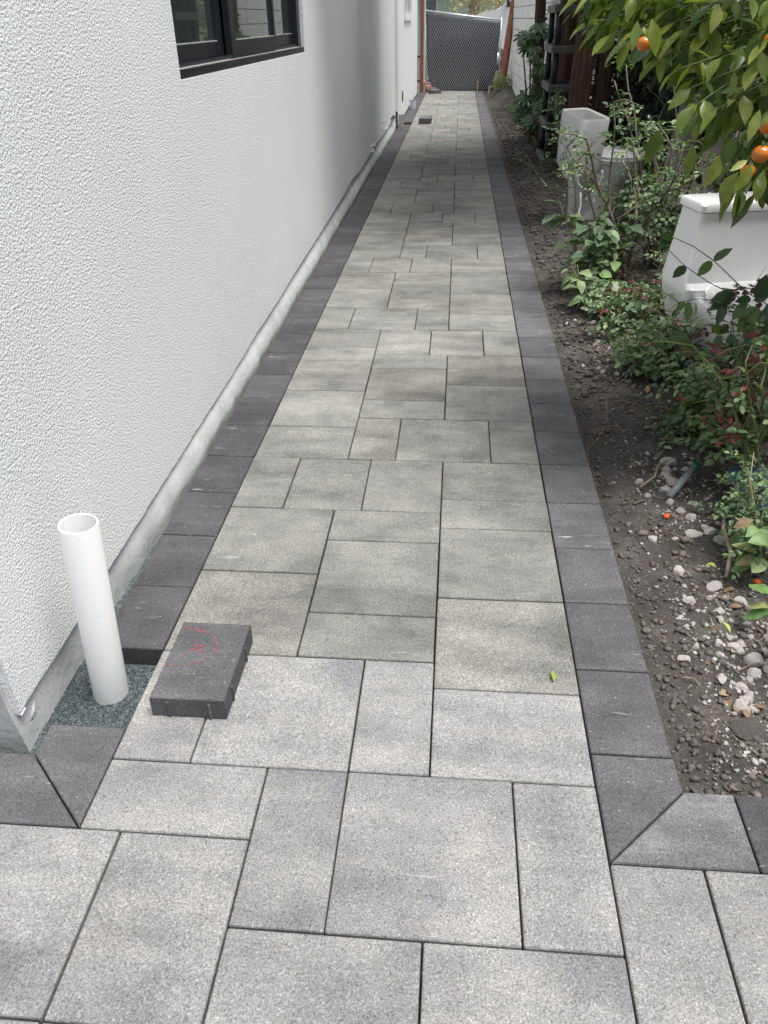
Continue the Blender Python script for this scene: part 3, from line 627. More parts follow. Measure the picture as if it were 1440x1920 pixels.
# ------------------------------------------------------------------ pipe and loose pavers
def lathe_tube(name, a, b_, ro, ri, mat, seg=40):
    a = Vector(a); b_ = Vector(b_); d = (b_ - a).normalized(); u = d.cross(Vector((0, 1, 0))).normalized(); w_ = d.cross(u)
    vs = []; fs = []; rings = [(a, ro), (b_ - d * .002, ro), (b_, ro - .0012), (b_, ri + .0008), (b_ - d * .003, ri), (b_ - d * .42, ri)]
    for c, r in rings:
        for k in range(seg):
            t = 2 * math.pi * k / seg; vs.append(c + (u * math.cos(t) + w_ * math.sin(t)) * r)
    for q in range(len(rings) - 1):
        for k in range(seg): j = (k + 1) % seg; fs.append((q * seg + k, q * seg + j, (q + 1) * seg + j, (q + 1) * seg + k))
    me = bpy.data.meshes.new(name); me.from_pydata([tuple(v_) for v_ in vs], [], fs); me.polygons.foreach_set('use_smooth', [True] * len(fs))
    return link_mesh(name, me, mat)
pm, pnt, pb = new_mat('scuffed_pvc'); geo = N(pnt, 'ShaderNodeNewGeometry')
mpp = N(pnt, 'ShaderNodeMapping'); mpp.inputs['Scale'].default_value = (60, 60, 25); pnt.links.new(geo.outputs['Position'], mpp.inputs['Vector'])
pn = N(pnt, 'ShaderNodeTexNoise', Scale=1.0, Detail=4.0, Distortion=1.5); pnt.links.new(mpp.outputs[0], pn.inputs['Vector'])
pn2 = N(pnt, 'ShaderNodeTexNoise', Scale=9.0, Detail=2.0); pnt.links.new(geo.outputs['Position'], pn2.inputs['Vector'])
pf = mixc(pnt, 1.0, ramp(pnt, pn.outputs['Fac'], [(0.66, 0.0), (0.73, .45)]), ramp(pnt, pn2.outputs['Fac'], [(.48, 0.0), (.56, 1.0)]), 'MULTIPLY')
pnt.links.new(mixc(pnt, pf, (.74, .745, .735), (.30, .29, .27)), pb.inputs['Base Color']); pb.inputs['Roughness'].default_value = .3
o = lathe_tube('drain_pipe', (-.9065, 1.492, -.08), (-.8705, 1.492, .497), .0465, .0415, pm); tag(o, 'white plastic drain pipe standing open ended in the gravel pit by the wall', 'pipe')

def loose(x0, y0, x1, y1, z, h, rz, label, ribs=True):
    e = empty('loose_paver', ((x0 + x1) / 2, (y0 + y1) / 2, z), rz); tag(e, label, 'paver')
    hw, hl = (x1 - x0) / 2, (y1 - y0) / 2; mb = MB(); mb.prism([(-hw, -hl), (hw, -hl), (hw, hl), (-hw, hl)], 0, h, .004, 0); mb.build('block', M_dark2, e)
    if ribs:
        for px in (-.33, .36):
            mb = MB(); mb.add([(px * hw * 1.6 - .004, -hl, .001), (px * hw * 1.6 + .004, -hl, .001), (px * hw * 1.6 + .002, -hl - .0045, .001), (px * hw * 1.6 - .002, -hl - .0045, .001)] + [(px * hw * 1.6 - .004, -hl, h * .8), (px * hw * 1.6 + .004, -hl, h * .8), (px * hw * 1.6 + .002, -hl - .003, h * .72), (px * hw * 1.6 - .002, -hl - .003, h * .72)],
                     [(0, 1, 5, 4), (1, 2, 6, 5), (2, 3, 7, 6), (3, 0, 4, 7), (4, 5, 6, 7), (0, 3, 2, 1)]); mb.build('spacer_rib', M_dark2, e)
        for py in (-.55, .45):
            mb = MB(); mb.box(hw, py * hl - .004, .001, hw + .004, py * hl + .004, h * .75); mb.build('spacer_rib', M_dark2, e)
    return e
lp = loose(-.731, 1.362, -.538, 1.655, .001, .064, 0.0, 'loose charcoal paver with red chalk marks lying on the pale stones beside the white pipe')
def chalk(pts, wd):
    # rough dashes following the marking, lying on the top face (local coords)
    V = MB(); rr = random.Random(3)
    for (a, b_) in zip(pts, pts[1:]):
        a = Vector(a); b_ = Vector(b_); n = max(1, int((b_ - a).length / .004))
        for i in range(n):
            for _ in range(3):
                if rr.random() < .76: continue
                t = (i + rr.random()) / n; p = a.lerp(b_, t); d = (b_ - a).normalized(); s = Vector((-d.y, d.x)); l = rr.uniform(.002, .0045); w_ = rr.uniform(.0008, .0018)
                c = p + s * rr.uniform(-1, 1) * wd
                q = [c - d * l - s * w_, c + d * l * .8 - s * w_ * .6, c + d * l + s * w_, c - d * l * .7 + s * w_]
                V.add([(k.x, k.y, .0653) for k in q] + [(k.x, k.y, .0648) for k in q], [(0, 1, 2, 3), (0, 4, 5, 1), (1, 5, 6, 2), (2, 6, 7, 3), (3, 7, 4, 0)])
    return V
arc = [(-.083, .118), (-.05, .115), (-.015, .105), (.012, .085), (.026, .055), (.024, .025), (.008, .0), (-.018, -.018), (-.05, -.028), (-.092, -.031)]
cm = chalk(arc, .0028)
for q_ in ([(-.048, .055), (-.03, .048), (-.012, .024)], [(-.008, .058), (-.028, .036)], [(-.05, .036), (-.02, .03)]): chalk(q_, .0035).build('chalk_mark', M_chalk, lp)
cm.build('chalk_mark', M_chalk, lp)
loose(-.655, 14.46, -.457, 14.80, .001, .085, -.03, 'small dark loose paver lying on the far stretch of the path near the left border', False)
loose(-.70, 20.52, -.46, 20.85, .001, .075, .25, 'dark loose paver at the far end of the path in front of the gate', False)
o = MB().box(-.996, 14.30, -.06, -.90, 14.36, .165).build('plank_offcut', M_whitewood); o.active_material = simple('grey_offcut', (.40, .40, .36), .8, var=.3); tag(o, 'pale upright board offcut standing at the wall by the far gap in the border', 'board')
# bucket at far wall
e = empty('bucket', (-.895, 17.0, 0)); tag(e, 'small pale bluish plastic bucket standing against the far white wall', 'bucket')
mb = MB(); seg = 20
for k in range(seg):
    a, b_ = 2 * math.pi * k / seg, 2 * math.pi * (k + 1) / seg
    ring = lambda r, z, t: (r * math.cos(t), r * math.sin(t), z)
    mb.add([ring(.05, 0, a), ring(.05, 0, b_), ring(.062, .16, b_), ring(.062, .16, a), ring(.057, .16, a), ring(.057, .16, b_), ring(.046, .01, b_), ring(.046, .01, a)], [(0, 1, 2, 3), (3, 2, 5, 4), (4, 5, 6, 7)])
mb.build('body', simple('pale_blue_plastic', (.55, .60, .68), .4), e)
mb = MB(); mb.tube([(.063 * math.cos(t), .063 * math.sin(t), .155) for t in np.linspace(0, 2 * math.pi, 21)], .003, 6); mb.build('rim', M_shadow_and_dark, e)

# ------------------------------------------------------------------ chain-link gate
GYY = 21.3
gate = empty('chain_link_gate', (-.80, GYY, 0)); tag(gate, 'sagging chain link gate backed with black privacy cloth closing the far end of path', 'gate')
A = Vector((-.845, GYY, 1.633)); B = Vector((.905, GYY, 1.419)); Cc = Vector((.80, GYY + .02, -.02)); D = Vector((-.72, GYY, .10))
loc = Vector((.80, -GYY, 0))
def g(p): return Vector(p) + loc
mb = MB(); mb.tube([g(A), g(B)], .022, 10); mb.build('top_rail', M_galv, gate, True)
mb = MB(); mb.tube([g(B + Vector((.0, 0, .05))), g((.915, GYY, -.1))], .022, 10); mb.build('post', M_galv, gate, True)
mb = MB(); mb.tube([g(A + Vector((0, 0, .05))), g((-.80, GYY, -.05))], .022, 10); mb.build('post', M_galv, gate, True)
mb = MB(); mb.tube([g((-.78, GYY, -.0)), g((.86, GYY, -.03))], .018, 8); mb.build('bottom_rail', M_galv, gate, True)
# cloth: wavy sheet with thickness
nu, nv = 40, 24; V = []; 
for j in range(nv + 1):
    for i in range(nu + 1):
        s, t = i / nu, j / nv
        left = A.lerp(Vector((-.77, GYY, .34)), min(1, t / .8)) if t < .8 else Vector((-.77, GYY, .34)).lerp(Vector((-.60, GYY, .0)), (t - .8) / .2)
        p = left.lerp(B.lerp(Cc, t), s); p.z -= .035
        p.y += .085 + .035 * math.sin(s * 9 + t * 3) * math.sin(t * 3.1) + .02 * math.sin(t * 11 + s * 2); V.append(g(p))
F = [(j * (nu + 1) + i, j * (nu + 1) + i + 1, (j + 1) * (nu + 1) + i + 1, (j + 1) * (nu + 1) + i) for j in range(nv) for i in range(nu)]
me = bpy.data.meshes.new('privacy_cloth'); me.from_pydata([tuple(v_) for v_ in V], [], F); me.polygons.foreach_set('use_smooth', [True] * len(F))
co = link_mesh('privacy_cloth', me, M_cloth, gate); sd = co.modifiers.new('thick', 'SOLIDIFY'); sd.thickness = .003
# woven wire: zigzag pickets
mb = MB(); pitch = .056
def inside(x, z):
    t = (x + .845) / 1.75; top = 1.633 + (1.419 - 1.633) * t
    return -.79 + .0 < x < .88 and .0 < z < top - .02 and (x > -.77 or True)
for k in range(-34, 74):
    for sgn in (1, -1):
        x = -.84 + k * pitch; z = 0.0; a = None; last = None
        zz = 0.0
        while zz < 1.66:
            xx = x + sgn * zz * .60
            if inside(xx, zz):
                if a is None: a = (xx, zz)
                last = (xx, zz)
            elif a is not None: break
            zz += .02
        if a and last and last[1] - a[1] > .05:
            wdt = .0085 if sgn > 0 else .0035
            mb.bar(g((a[0], GYY - .012 * sgn - .016, a[1])), g((last[0], GYY - .012 * sgn - .016, last[1])), wdt, .004)
mb.build('chain_link_mesh', M_wire, gate)
o = MB().bar((.41, 21.02, -.12), (.425, 21.05, .24), .045, .03).build('wooden_stake', M_wood2); tag(o, 'short tan wooden stake in front of the gate at the path end', 'stake')
o = MB().bar((.68, 20.9, -.12), (.70, 20.95, .12), .04, .03).build('wooden_stake', M_wood2); tag(o, 'short orange brown stake at right foot of gate beside pale bush', 'stake')
# rubble pile left of gate
rp = MB()
for i in range(90):
    x = R.uniform(-.86, -.56); y = R.uniform(21.0, 21.9); q = R.uniform(.018, .045); z = max(0, (.24 - abs(x + .86) * .8)) * R.random(); c_, s2 = math.cos(i * 1.7), math.sin(i * 1.7)
    rp.prism([(x + a * c_ - b_ * s2, y + a * s2 + b_ * c_) for a, b_ in ((-q, -q * .6), (q, -q * .5), (q * .9, q * .6), (-q * .8, q * .7))], z, z + q * 1.1, .004)
o = rp.build('brick_rubble', M_brick); tag(o, 'heap of pinkish brick rubble left of the chain link gate', 'rubble', kind='stuff')

# ------------------------------------------------------------------ white block wall right, boards
bw = empty('block_wall', (1.28, 13.6, 0)); tag(bw, 'white painted block wall at the far right behind the big leafed shrub', 'wall')
MB().box(.0625, 0, -.15, .19, 8.0, 2.2).build('core', M_mortar, bw)
me = MB().box(0, 0, 0, .06, .392, .19).mesh('block'); me.materials.append(M_block); pl = me
bm_half = MB().box(0, 0, 0, .06, .192, .19).mesh('block'); bm_half.materials.append(M_block)
for r_ in range(11):
    o0 = 0 if r_ % 2 == 0 else -.2
    for c in range(21):
        y = c * .4 + o0
        if y < -.01: m_, yy = bm_half, 0.004
        elif y + .2 > 8.0: continue
        else: m_, yy = pl, y + .004
        if yy + .39 > 8.01 and m_ is pl: continue
        o = bpy.data.objects.new('block', m_); COL.objects.link(o); o.parent = bw; o.location = (R.uniform(-.003, .003), yy, -.14 + r_ * .2)
bw.rotation_euler = (0, 0, math.radians(1.2))
bd = [((.90, 20.4, .12), (1.13, 20.75, 1.95), .085, M_wood, 'red brown board leaning right of the gate, foremost of the leaning boards'),
      ((.95, 20.5, .12), (1.19, 20.8, 2.05), .06, M_wood2, 'tan edged board leaning just behind the foremost red brown board'),
      ((1.01, 20.5, .12), (1.24, 20.9, 2.1), .065, M_wood, 'second red brown board in the leaning stack by the gate'),
      ((1.06, 20.3, .12), (1.24, 20.7, 2.0), .05, M_whitewood, 'white painted board leaning against the block wall beside red brown boards'),
      ((1.10, 20.0, .12), (1.23, 20.3, 1.6), .025, M_whitewood, 'shorter white batten leaning closest to the block wall')]
for a, b_, wd, mt, lb in bd:
    o = MB().bar(a, b_, wd, .14, (0, 1, 0)).build('leaning_board', mt); tag(o, lb, 'board', 'boards leaning by the gate')

# ------------------------------------------------------------------ wooden fence on the right
fe = empty('wooden_fence', (2.65, 1.0, 0)); tag(fe, 'dark brown vertical board fence behind the planting bed on the right', 'fence')
fm = MB().box(0, 0, -.1, .02, .138, 1.95).mesh('board'); fm.materials.append(M_fence)
for k in range(86):
    o = bpy.data.objects.new('board', fm); COL.objects.link(o); o.parent = fe; o.location = (R.uniform(-.004, .004), k * .147, R.uniform(-.03, .02)); o.rotation_euler = (R.uniform(-.006, .006), 0, 0)
for z in (.3, 1.5): MB().box(-.04, 0, z, -.005, 12.6, z + .09).build('rail', M_fence, fe)
for k in range(6): MB().box(-.13, k * 2.4, -.1, -.042, k * 2.4 + .09, 2.0).build('post', M_fence, fe)
for (a, b_, lb) in (((1.52, 6.25, .0), (1.80, 6.9, 1.02), 'weathered grey brown board leaning behind the rose thicket, left one'),
                    ((1.66, 6.1, .0), (2.05, 6.7, .95), 'weathered grey brown board leaning behind the rose thicket, right one')):
    o = MB().bar(a, b_, .20, .025, (0, 1, 0)).build('weathered_board', simple('grey_board', (.085, .077, .072), .85, var=.25, vscale=6)); tag(o, lb, 'board', 'weathered boards behind the roses')

# ------------------------------------------------------------------ toilets
def superell(a, b_, n, seg, k=2.4):
    out = []
    for i in range(seg):
        t = 2 * math.pi * i / seg; c, s = math.cos(t), math.sin(t)
        out.append((a * math.copysign(abs(c) ** (2 / k), c), b_ * math.copysign(abs(s) ** (2 / k), s)))
    return out
def loft(sections, seg=36, capb=True, capt=True):
    # sections: (z, f_back, f_front, halfwidth, squareness)
    mb = MB(); vs = []; fs = []
    for (z, fb, ff, hw, k) in sections:
        cx = (fb + ff) / 2; a = (ff - fb) / 2
        for (p, q) in superell(a, hw, 2, seg, k): vs.append((cx + p, q, z))
    for r_ in range(len(sections) - 1):
        for i in range(seg): j = (i + 1) % seg; fs.append((r_ * seg + i, r_ * seg + j, (r_ + 1) * seg + j, (r_ + 1) * seg + i))
    if capb: fs.append(tuple(range(seg - 1, -1, -1)))
    if capt: fs.append(tuple((len(sections) - 1) * seg + i for i in range(seg)))
    mb.add(vs, fs); return mb
# local x = forward; y = side
t1 = empty('toilet', (1.275, 3.93, -.012), math.radians(-78)); tag(t1, 'clean white one piece toilet with closed lid standing in the bed behind rose stems', 'toilet')
smooth_obj(loft([(.0, -.10, .10, .135, 8), (.20, -.115, .13, .185, 9), (.36, -.125, .17, .232, 10), (.40, -.127, .185, .241, 10), (.425, -.127, .185, .243, 11), (.45, -.125, .155, .240, 12), (.748, -.103, .108, .203, 13)], 72).build('tank', M_ceramic, t1), 24)
smooth_obj(loft([(.748, -.095, .10, .196, 13), (.753, -.095, .10, .196, 13)], 72).build('lid_shadow_gap', M_shadow_and_dark, t1))  # thin dark slab paints the shadow line under the tank lid
smooth_obj(loft([(.753, -.112, .118, .211, 13), (.756, -.116, .122, .215, 13), (.782, -.116, .122, .215, 13), (.792, -.110, .115, .209, 12), (.796, -.095, .10, .195, 10)], 72).build('tank_lid', M_ceramic, t1))
mb = loft([(.796, -.02, .04, .035, 2), (.801, -.02, .04, .035, 2)]); smooth_obj(mb.build('flush_button', M_galv, t1))
smooth_obj(loft([(-.0, -.10, .42, .125, 3.5), (.02, -.10, .43, .13, 3.5), (.12, -.10, .46, .140, 3.2), (.24, -.10, .52, .165, 3), (.33, -.10, .575, .195, 2.8), (.385, -.08, .60, .205, 2.7), (.395, -.08, .60, .200, 2.7)]).build('bowl', M_ceramic, t1))
smooth_obj(loft([(.3955, .13, .60, .188, 2.5), (.412, .12, .605, .193, 2.5), (.416, .13, .60, .188, 2.5)]).build('seat', M_ceramic, t1))
smooth_obj(loft([(.4185, .125, .61, .196, 2.5), (.430, .12, .612, .198, 2.5), (.444, .13, .60, .188, 2.5), (.449, .16, .56, .16, 2.5)]).build('seat_lid', M_ceramic, t1))
# older toilet, open tank
t2 = empty('toilet', (1.08, 7.36, -.05), math.radians(22)); t2.rotation_euler = (math.radians(7), 0, math.radians(22)); t2.scale = (1.0, .92, 1.0); tag(t2, 'old grey white toilet with missing tank lid and loose white hose, beside the black shelving', 'toilet')
mb = loft([(.36, -.16, -.02, .13, 7), (.46, -.205, .015, .205, 7), (.50, -.215, .02, .215, 7), (.86, -.225, .03, .222, 8), (.875, -.22, .025, .217, 8), (.868, -.20, .005, .197, 8), (.56, -.19, -.005, .19, 8), (.55, -.17, -.02, .17, 8)]); smooth_obj(mb.build('tank', M_ceramic_old, t2))
smooth_obj(loft([(.02, -.10, .20, .085, 3), (.20, -.12, .22, .085, 3), (.30, -.13, .25, .10, 4), (.40, -.15, .25, .12, 5)]).build('pedestal', M_ceramic_old, t2))
smooth_obj(loft([(0, -.08, .42, .11, 3), (.03, -.08, .43, .12, 3), (.12, -.02, .42, .10, 2.5), (.30, .0, .47, .13, 2.4), (.46, .03, .53, .185, 2.3), (.51, .02, .54, .195, 2.3), (.52, .03, .53, .185, 2.3)]).build('bowl', M_ceramic_old, t2))
smooth_obj(loft([(.522, .02, .55, .20, 2.3), (.538, .02, .555, .203, 2.3), (.542, .03, .54, .19, 2.3)]).build('seat', M_ceramic_old, t2))
lidm = loft([(.544, .03, .545, .196, 2.3), (.562, .03, .545, .196, 2.3), (.568, .05, .52, .17, 2.3)]); smooth_obj(lidm.build('seat_lid', M_ceramic_old, t2))
mb = MB(); hpnts = []
for i in range(16):
    t = i / 15 * 1.15 * math.pi - .1; hpnts.append((.985 + .085 - .10 * math.cos(t), 6.92, .40 - .085 * math.sin(t) * 1.3))
mb.tube(hpnts, .0085, 8); o = mb.build('hose_loop', M_hose, None, True); tag(o, 'white supply hose looping below the old toilet tank', 'hose')
mb = MB(); mb.tube([(1.02, 6.98, .26), (1.025, 6.93, .17), (1.01, 6.9, .10), (.98, 6.88, .07), (.94, 6.9, .045), (.90, 6.95, .02), (.885, 6.96, -.02)], .0085, 8); o = mb.build('hose', M_hose, None, True); tag(o, 'white hose end trailing from the old toilet down to the soil', 'hose')

# ------------------------------------------------------------------ resin shelving
sh = empty('shelving_unit', (1.0, 10.15, bh(1.1, 10.5) + .01)); tag(sh, 'black and grey plastic shelving unit standing in front of the trunk', 'shelf')
for z in (.0, .385, .77, 1.15, 1.53):
    mb = MB(); W_, D_ = .50, .92
    mb.prism([(.03, 0), (W_ - .03, 0), (W_, .03), (W_, D_ - .03), (W_ - .03, D_), (.03, D_), (0, D_ - .03), (0, .03)], z, z + .075, .012); s_o = mb.build('shelf', M_resin_shelf, sh)
    mb = MB()
    for k in range(7): mb.box(.05, .10 + k * .11, z + .0755, W_ - .05, .15 + k * .11, z + .083)
    mb.build('slat_rib', M_resin, s_o)
for (lx, ly) in ((.055, .07), (.445, .07), (.055, .85), (.445, .85)):
    for z in (.075, .46, .845, 1.225):
        mb = MB(); mb.tube([(lx, ly, z), (lx, ly, z + .31)], .033, 12); mb.build('leg', M_resin, sh, True)

# ------------------------------------------------------------------ foliage machinery
def leaf_template(kind):
    if kind == 'oval':
        prof = [(0, 0), (.12, .28), (.35, .92), (.55, 1.0), (.78, .66), (1, 0)]
    elif kind == 'lance':
        prof = [(0, 0), (.2, .62), (.45, 1.0), (.7, .72), (1, 0)]
    elif kind == 'round':
        prof = [(0, 0), (.12, .62), (.4, 1.0), (.72, .78), (1, 0)]
    elif kind == 'needle':
        prof = [(0, .3), (.5, 1.0), (1, 0)]
    V = []; F = []; n = len(prof); droop = .22
    for (t, w_) in prof:
        z = -droop * t * t
        V += [(t, -w_ * .5, z), (t, 0, z - .0), (t, w_ * .5, z)]
    for i in range(n - 1):
        a = i * 3; F += [(a, a + 3, a + 4, a + 1), (a + 1, a + 4, a + 5, a + 2)]
    return np.array(V, float), np.array(F)
TPL = {k: leaf_template(k) for k in ('oval', 'lance', 'round', 'needle')}
def leaf_cloud(name, kind, pos, dirs, ups, L_, W_, mat, parent, fold=.25, rnd=True):
    V0, F0 = TPL[kind]; n = len(pos); pos = np.asarray(pos); dirs = np.asarray(dirs); ups = np.asarray(ups)
    d = dirs / (np.linalg.norm(dirs, axis=1, keepdims=True) + 1e-9)
    s = np.cross(ups, d); s /= (np.linalg.norm(s, axis=1, keepdims=True) + 1e-9); u = np.cross(d, s)
    L_ = np.asarray(L_)[:, None, None] * np.ones((n, 1, 1)); W_ = np.asarray(W_)[:, None, None] * np.ones((n, 1, 1))
    X = V0[None, :, 0:1] * L_; Y = V0[None, :, 1:2] * W_; cu_ = NR.uniform(.1, 1.6, (n, 1, 1))
    Z = V0[None, :, 2:3] * L_ * cu_ + np.abs(V0[None, :, 1:2]) * W_ * NR.uniform(0, 2 * fold, (n, 1, 1))
    V = pos[:, None, :] + X * d[:, None, :] + Y * s[:, None, :] + Z * u[:, None, :]
    m = len(V0); F = (F0[None] + (np.arange(n) * m)[:, None, None]).reshape(-1, 4)
    tint = np.repeat(NR.random(n), m)
    me = np_mesh(name, V.reshape(-1, 3), F, True, tint); o = link_mesh(name, me, mat, parent)
    return o
def cloud_in(n, sampler, L0, L1, ratio):
    P_ = np.array([sampler() for _ in range(n)]); D = NR.normal(size=(n, 3)); U = NR.normal(size=(n, 3)) + np.array([0, 0, 1.5]); L_ = NR.uniform(L0, L1, n)
    return P_, D, U, L_, L_ * ratio

# ---- cypress trees: big shading crowns over the middle of the path
def ridged_trunk(pts, rads, ridges=9, seg=48, amp=.10, seed=1):
    mb = MB(); vs = []; fs = []; rr = random.Random(seed); ph = [rr.uniform(0, 6.28) for _ in range(4)]
    # resample
    P_ = []; 
    for i in range(len(pts) - 1):
        for k in range(14): t = k / 14; P_.append((Vector(pts[i]).lerp(Vector(pts[i + 1]), t), rads[i] * (1 - t) + rads[i + 1] * t))
    P_.append((Vector(pts[-1]), rads[-1]))
    for (c, r) in P_:
        for k in range(seg):
            t = 2 * math.pi * k / seg
            q = 1 + amp * math.sin(ridges * t + ph[0] + .7 * math.sin(c.z * 1.7)) + amp * .7 * math.sin(ridges * 2.3 * t + ph[1] + 1.1 * math.sin(c.z * 2.9 + 1)) + rr.uniform(-1, 1) * .03
            vs.append((c.x + r * q * math.cos(t), c.y + r * q * math.sin(t), c.z))
    for i in range(len(P_) - 1):
        for k in range(seg): j = (k + 1) % seg; fs.append((i * seg + k, i * seg + j, (i + 1) * seg + j, (i + 1) * seg + k))
    return mb.add(vs, fs)
def cypress(x, y, r, lean, crown_boxes, n, label, seed):
    e = empty('cypress_tree', (x, y, 0)); tag(e, label, 'tree')
    ridged_trunk([(0, 0, -.1), (lean * .3, 0, .5), (lean, 0, 2.2), (lean * 1.5, 0, 5.0)], [r * 1.35, r, r * .85, r * .4], 9, 52, .10, seed).build('trunk', M_bark, e, True)
    mb = MB(); rr = random.Random(seed + 5)
    for k in range(12):
        a = rr.uniform(0, 6.28); z = rr.uniform(2.3, 4.6); l = rr.uniform(1.0, 2.2)
        mb.tube([(lean, 0, z), (lean + l * .5 * math.cos(a), l * .5 * math.sin(a), z + .35), (lean + l * math.cos(a), l * math.sin(a), z + .9)], [.05, .03, .01], 6)
    mb.build('limb', M_bark, e, True)
    cl = []
    for (cx, cy, cz, rx, ry, rz_) in crown_boxes:
        for _ in range(26):
            q = NR.normal(size=3); q /= np.linalg.norm(q); q *= NR.random() ** .4; cl.append((cx + q[0] * rx, cy + q[1] * ry, cz + q[2] * rz_, NR.uniform(.22, .45)))
    def samp():
        c = cl[NR.integers(len(cl))]; q = NR.normal(size=3) * .5 * c[3]; return (c[0] - x + q[0], c[1] - y + q[1], max(2.15, c[2] + q[2]))
    P_, D, U, L_, W_ = cloud_in(n, samp, .07, .16, .42)
    leaf_cloud('crown', 'needle', P_, D, U, L_, W_, M_cyp, e); e.children[-1]['kind'] = 'stuff'
    return e
cypress(1.24, 9.45, .105, .04, [(1.0, 8.6, 3.7, 1.9, 1.8, 1.1), (.6, 7.2, 3.5, 1.3, 1.1, .9)], 11000, 'reddish brown fibrous trunked cypress between the black shelving and the dark hedge', 3)
cypress(1.62, 10.3, .085, -.03, [(1.4, 10.2, 3.9, 1.9, 1.2, 1.1), (.3, 9.3, 3.8, 1.0, .9, .8)], 6000, 'darker slimmer cypress trunk to the right of the reddish one', 8)
cypress(1.42, 11.75, .20, .0, [(.9, 10.8, 4.0, 1.7, .6, 1.0)], 3500, 'thick dark brown trunk directly behind the black shelving unit', 21)
cypress(1.13, 12.7, .07, -.10, [(1.9, 12.0, 3.8, .7, .7, .9)], 2500, 'thin dark trunk rising left of the shelving behind the big leafed shrub', 12)

# ---- hedge behind the roses, leaf colour darkened for the black void there
hd = empty('hedge', (2.2, 9, 0)); tag(hd, 'dense evergreen hedge at the back of the bed, leaves coloured near black for deep shade', 'hedge')
def hs_(): return (NR.uniform(-.45, .35), NR.uniform(-2.6, 4.6), NR.uniform(.0, 2.9))
P_, D, U, L_, W_ = cloud_in(13000, hs_, .06, .13, .5)
leaf_cloud('foliage', 'oval', P_, D, U, L_, W_, M_hedge, hd)['kind'] = 'stuff'
mb = MB()
for k in range(9): mb.tube([(R.uniform(-.1, .1), -2.3 + k * .8, -.05), (R.uniform(-.2, .2), -2.3 + k * .8, 1.2), (R.uniform(-.3, .3), -2.3 + k * .8, 2.6)], [.04, .03, .01], 6)
mb.build('stem', M_bark2, hd, True)

# ---- citrus tree
ct = empty('mandarin_tree', (2.05, 3.9, 0)); tag(ct, 'mandarin tree with glossy drooping leaves overhanging the upper right of the bed', 'tree')
wood = MB(); wood.tube([(0, 0, -.05), (-.03, .02, .5), (-.10, -.02, 1.0), (-.2, -.1, 1.5)], [.055, .05, .042, .03], 9)
lm = []
for k, kind in enumerate(('oval', 'oval', 'lance', 'oval', 'lance', 'oval')):
    V0, F0 = TPL[kind]; rr = np.random.default_rng(k + 40); cu_ = rr.uniform(.2, 1.7); fo_ = rr.uniform(.1, .55); W_ = .42 if kind == 'oval' else .36; tw = rr.uniform(-.35, .35)
    V = np.stack([V0[:, 0], V0[:, 1] * W_ + .0, V0[:, 2] * cu_ + np.abs(V0[:, 1]) * W_ * fo_ + tw * V0[:, 1] * W_ * V0[:, 0] * 2 + .02 * np.sin(V0[:, 0] * 9) * np.abs(V0[:, 1])], -1)
    me = np_mesh('leaf', V, F0, True); me.materials.append(M_citrus); lm.append(me)
def orient(o, p, d, up, L_, W=1.0):
    d = Vector(d).normalized(); s = Vector(up).cross(d)
    if s.length < 1e-3: s = Vector((1, 0, 0))
    s.normalize(); u = d.cross(s)
    o.matrix_local = Matrix(((d.x * L_, s.x * L_ * W, u.x * L_, p[0]), (d.y * L_, s.y * L_ * W, u.y * L_, p[1]), (d.z * L_, s.z * L_ * W, u.z * L_, p[2]), (0, 0, 0, 1)))
twigs = []
def zlow(x, y):
    k = 3.4 / y; xx = x * k     # foliage hangs lower towards the trunk side
    return np.interp(xx, [.35, .60, .85, 1.0, 1.15, 1.4], [1.46, 1.36, 1.27, 1.08, .93, .85])
LV = []
cam_p = np.array([0, 0, 1.5])
tries = 0
while len(twigs) < 520 and tries < 30000:
    tries += 1
    x = NR.uniform(.36, 1.7); y = NR.uniform(2.45, 3.55)
    if x < .36 + .35 * abs(y - 3.2): continue
    z0 = zlow(x, y); z = z0 + .05 + (1.75 - z0) * NR.random() ** 1.3
    tip = np.array([x, y, z]); base = np.array([1.75, 3.35, 1.40 + .25 * NR.random()])
    d = tip - base; dl = np.linalg.norm(d); d /= dl
    tl = NR.uniform(.12, .26); a = tip - d * tl + np.array([0, 0, .03]); twigs.append((a, tip))
    nl = NR.integers(5, 10)
    for k in range(nl):
        t = (k + .5) / nl; p = a + (tip - a) * t
        ang = k * 2.4 + NR.uniform(-.4, .4); s1 = np.cross(d, [0, 0, 1]); s1 /= np.linalg.norm(s1) + 1e-9; s2 = np.cross(s1, d)
        out = s1 * math.cos(ang) + s2 * math.sin(ang); dd = d * NR.uniform(.1, .9) + out * .8 + NR.normal(size=3) * .28 + np.array([0, 0, -NR.uniform(.25, 1.15)])
        LV.append((p, dd, np.array([0, 0, 1.0]) + NR.normal(size=3) * .35 + out * .3, NR.uniform(.052, .092)))
    LV.append((tip, d + np.array([0, 0, -.5]), NR.normal(size=3) * .3 + [0, 0, 1], NR.uniform(.07, .1)))
tw = MB(); loc_ = Vector((2.05, 3.9, 0))
for i, (a, b_) in enumerate(twigs):
    tw.tube([Vector(a) - loc_, Vector(b_) - loc_], [.0032, .0018], 4)
    if i % 7 == 0:
        m_ = Vector(a).lerp(Vector((1.85, 3.75, 1.5)), .5) + Vector((0, 0, .06)); wood.tube([Vector((1.85, 3.8, 1.45)) - loc_, m_ - loc_, Vector(a) - loc_], [.018, .011, .004], 6)
wood.build('trunk', M_bark2, ct, True); tw.build('twigs', M_cane, ct, True)['kind'] = 'stuff'
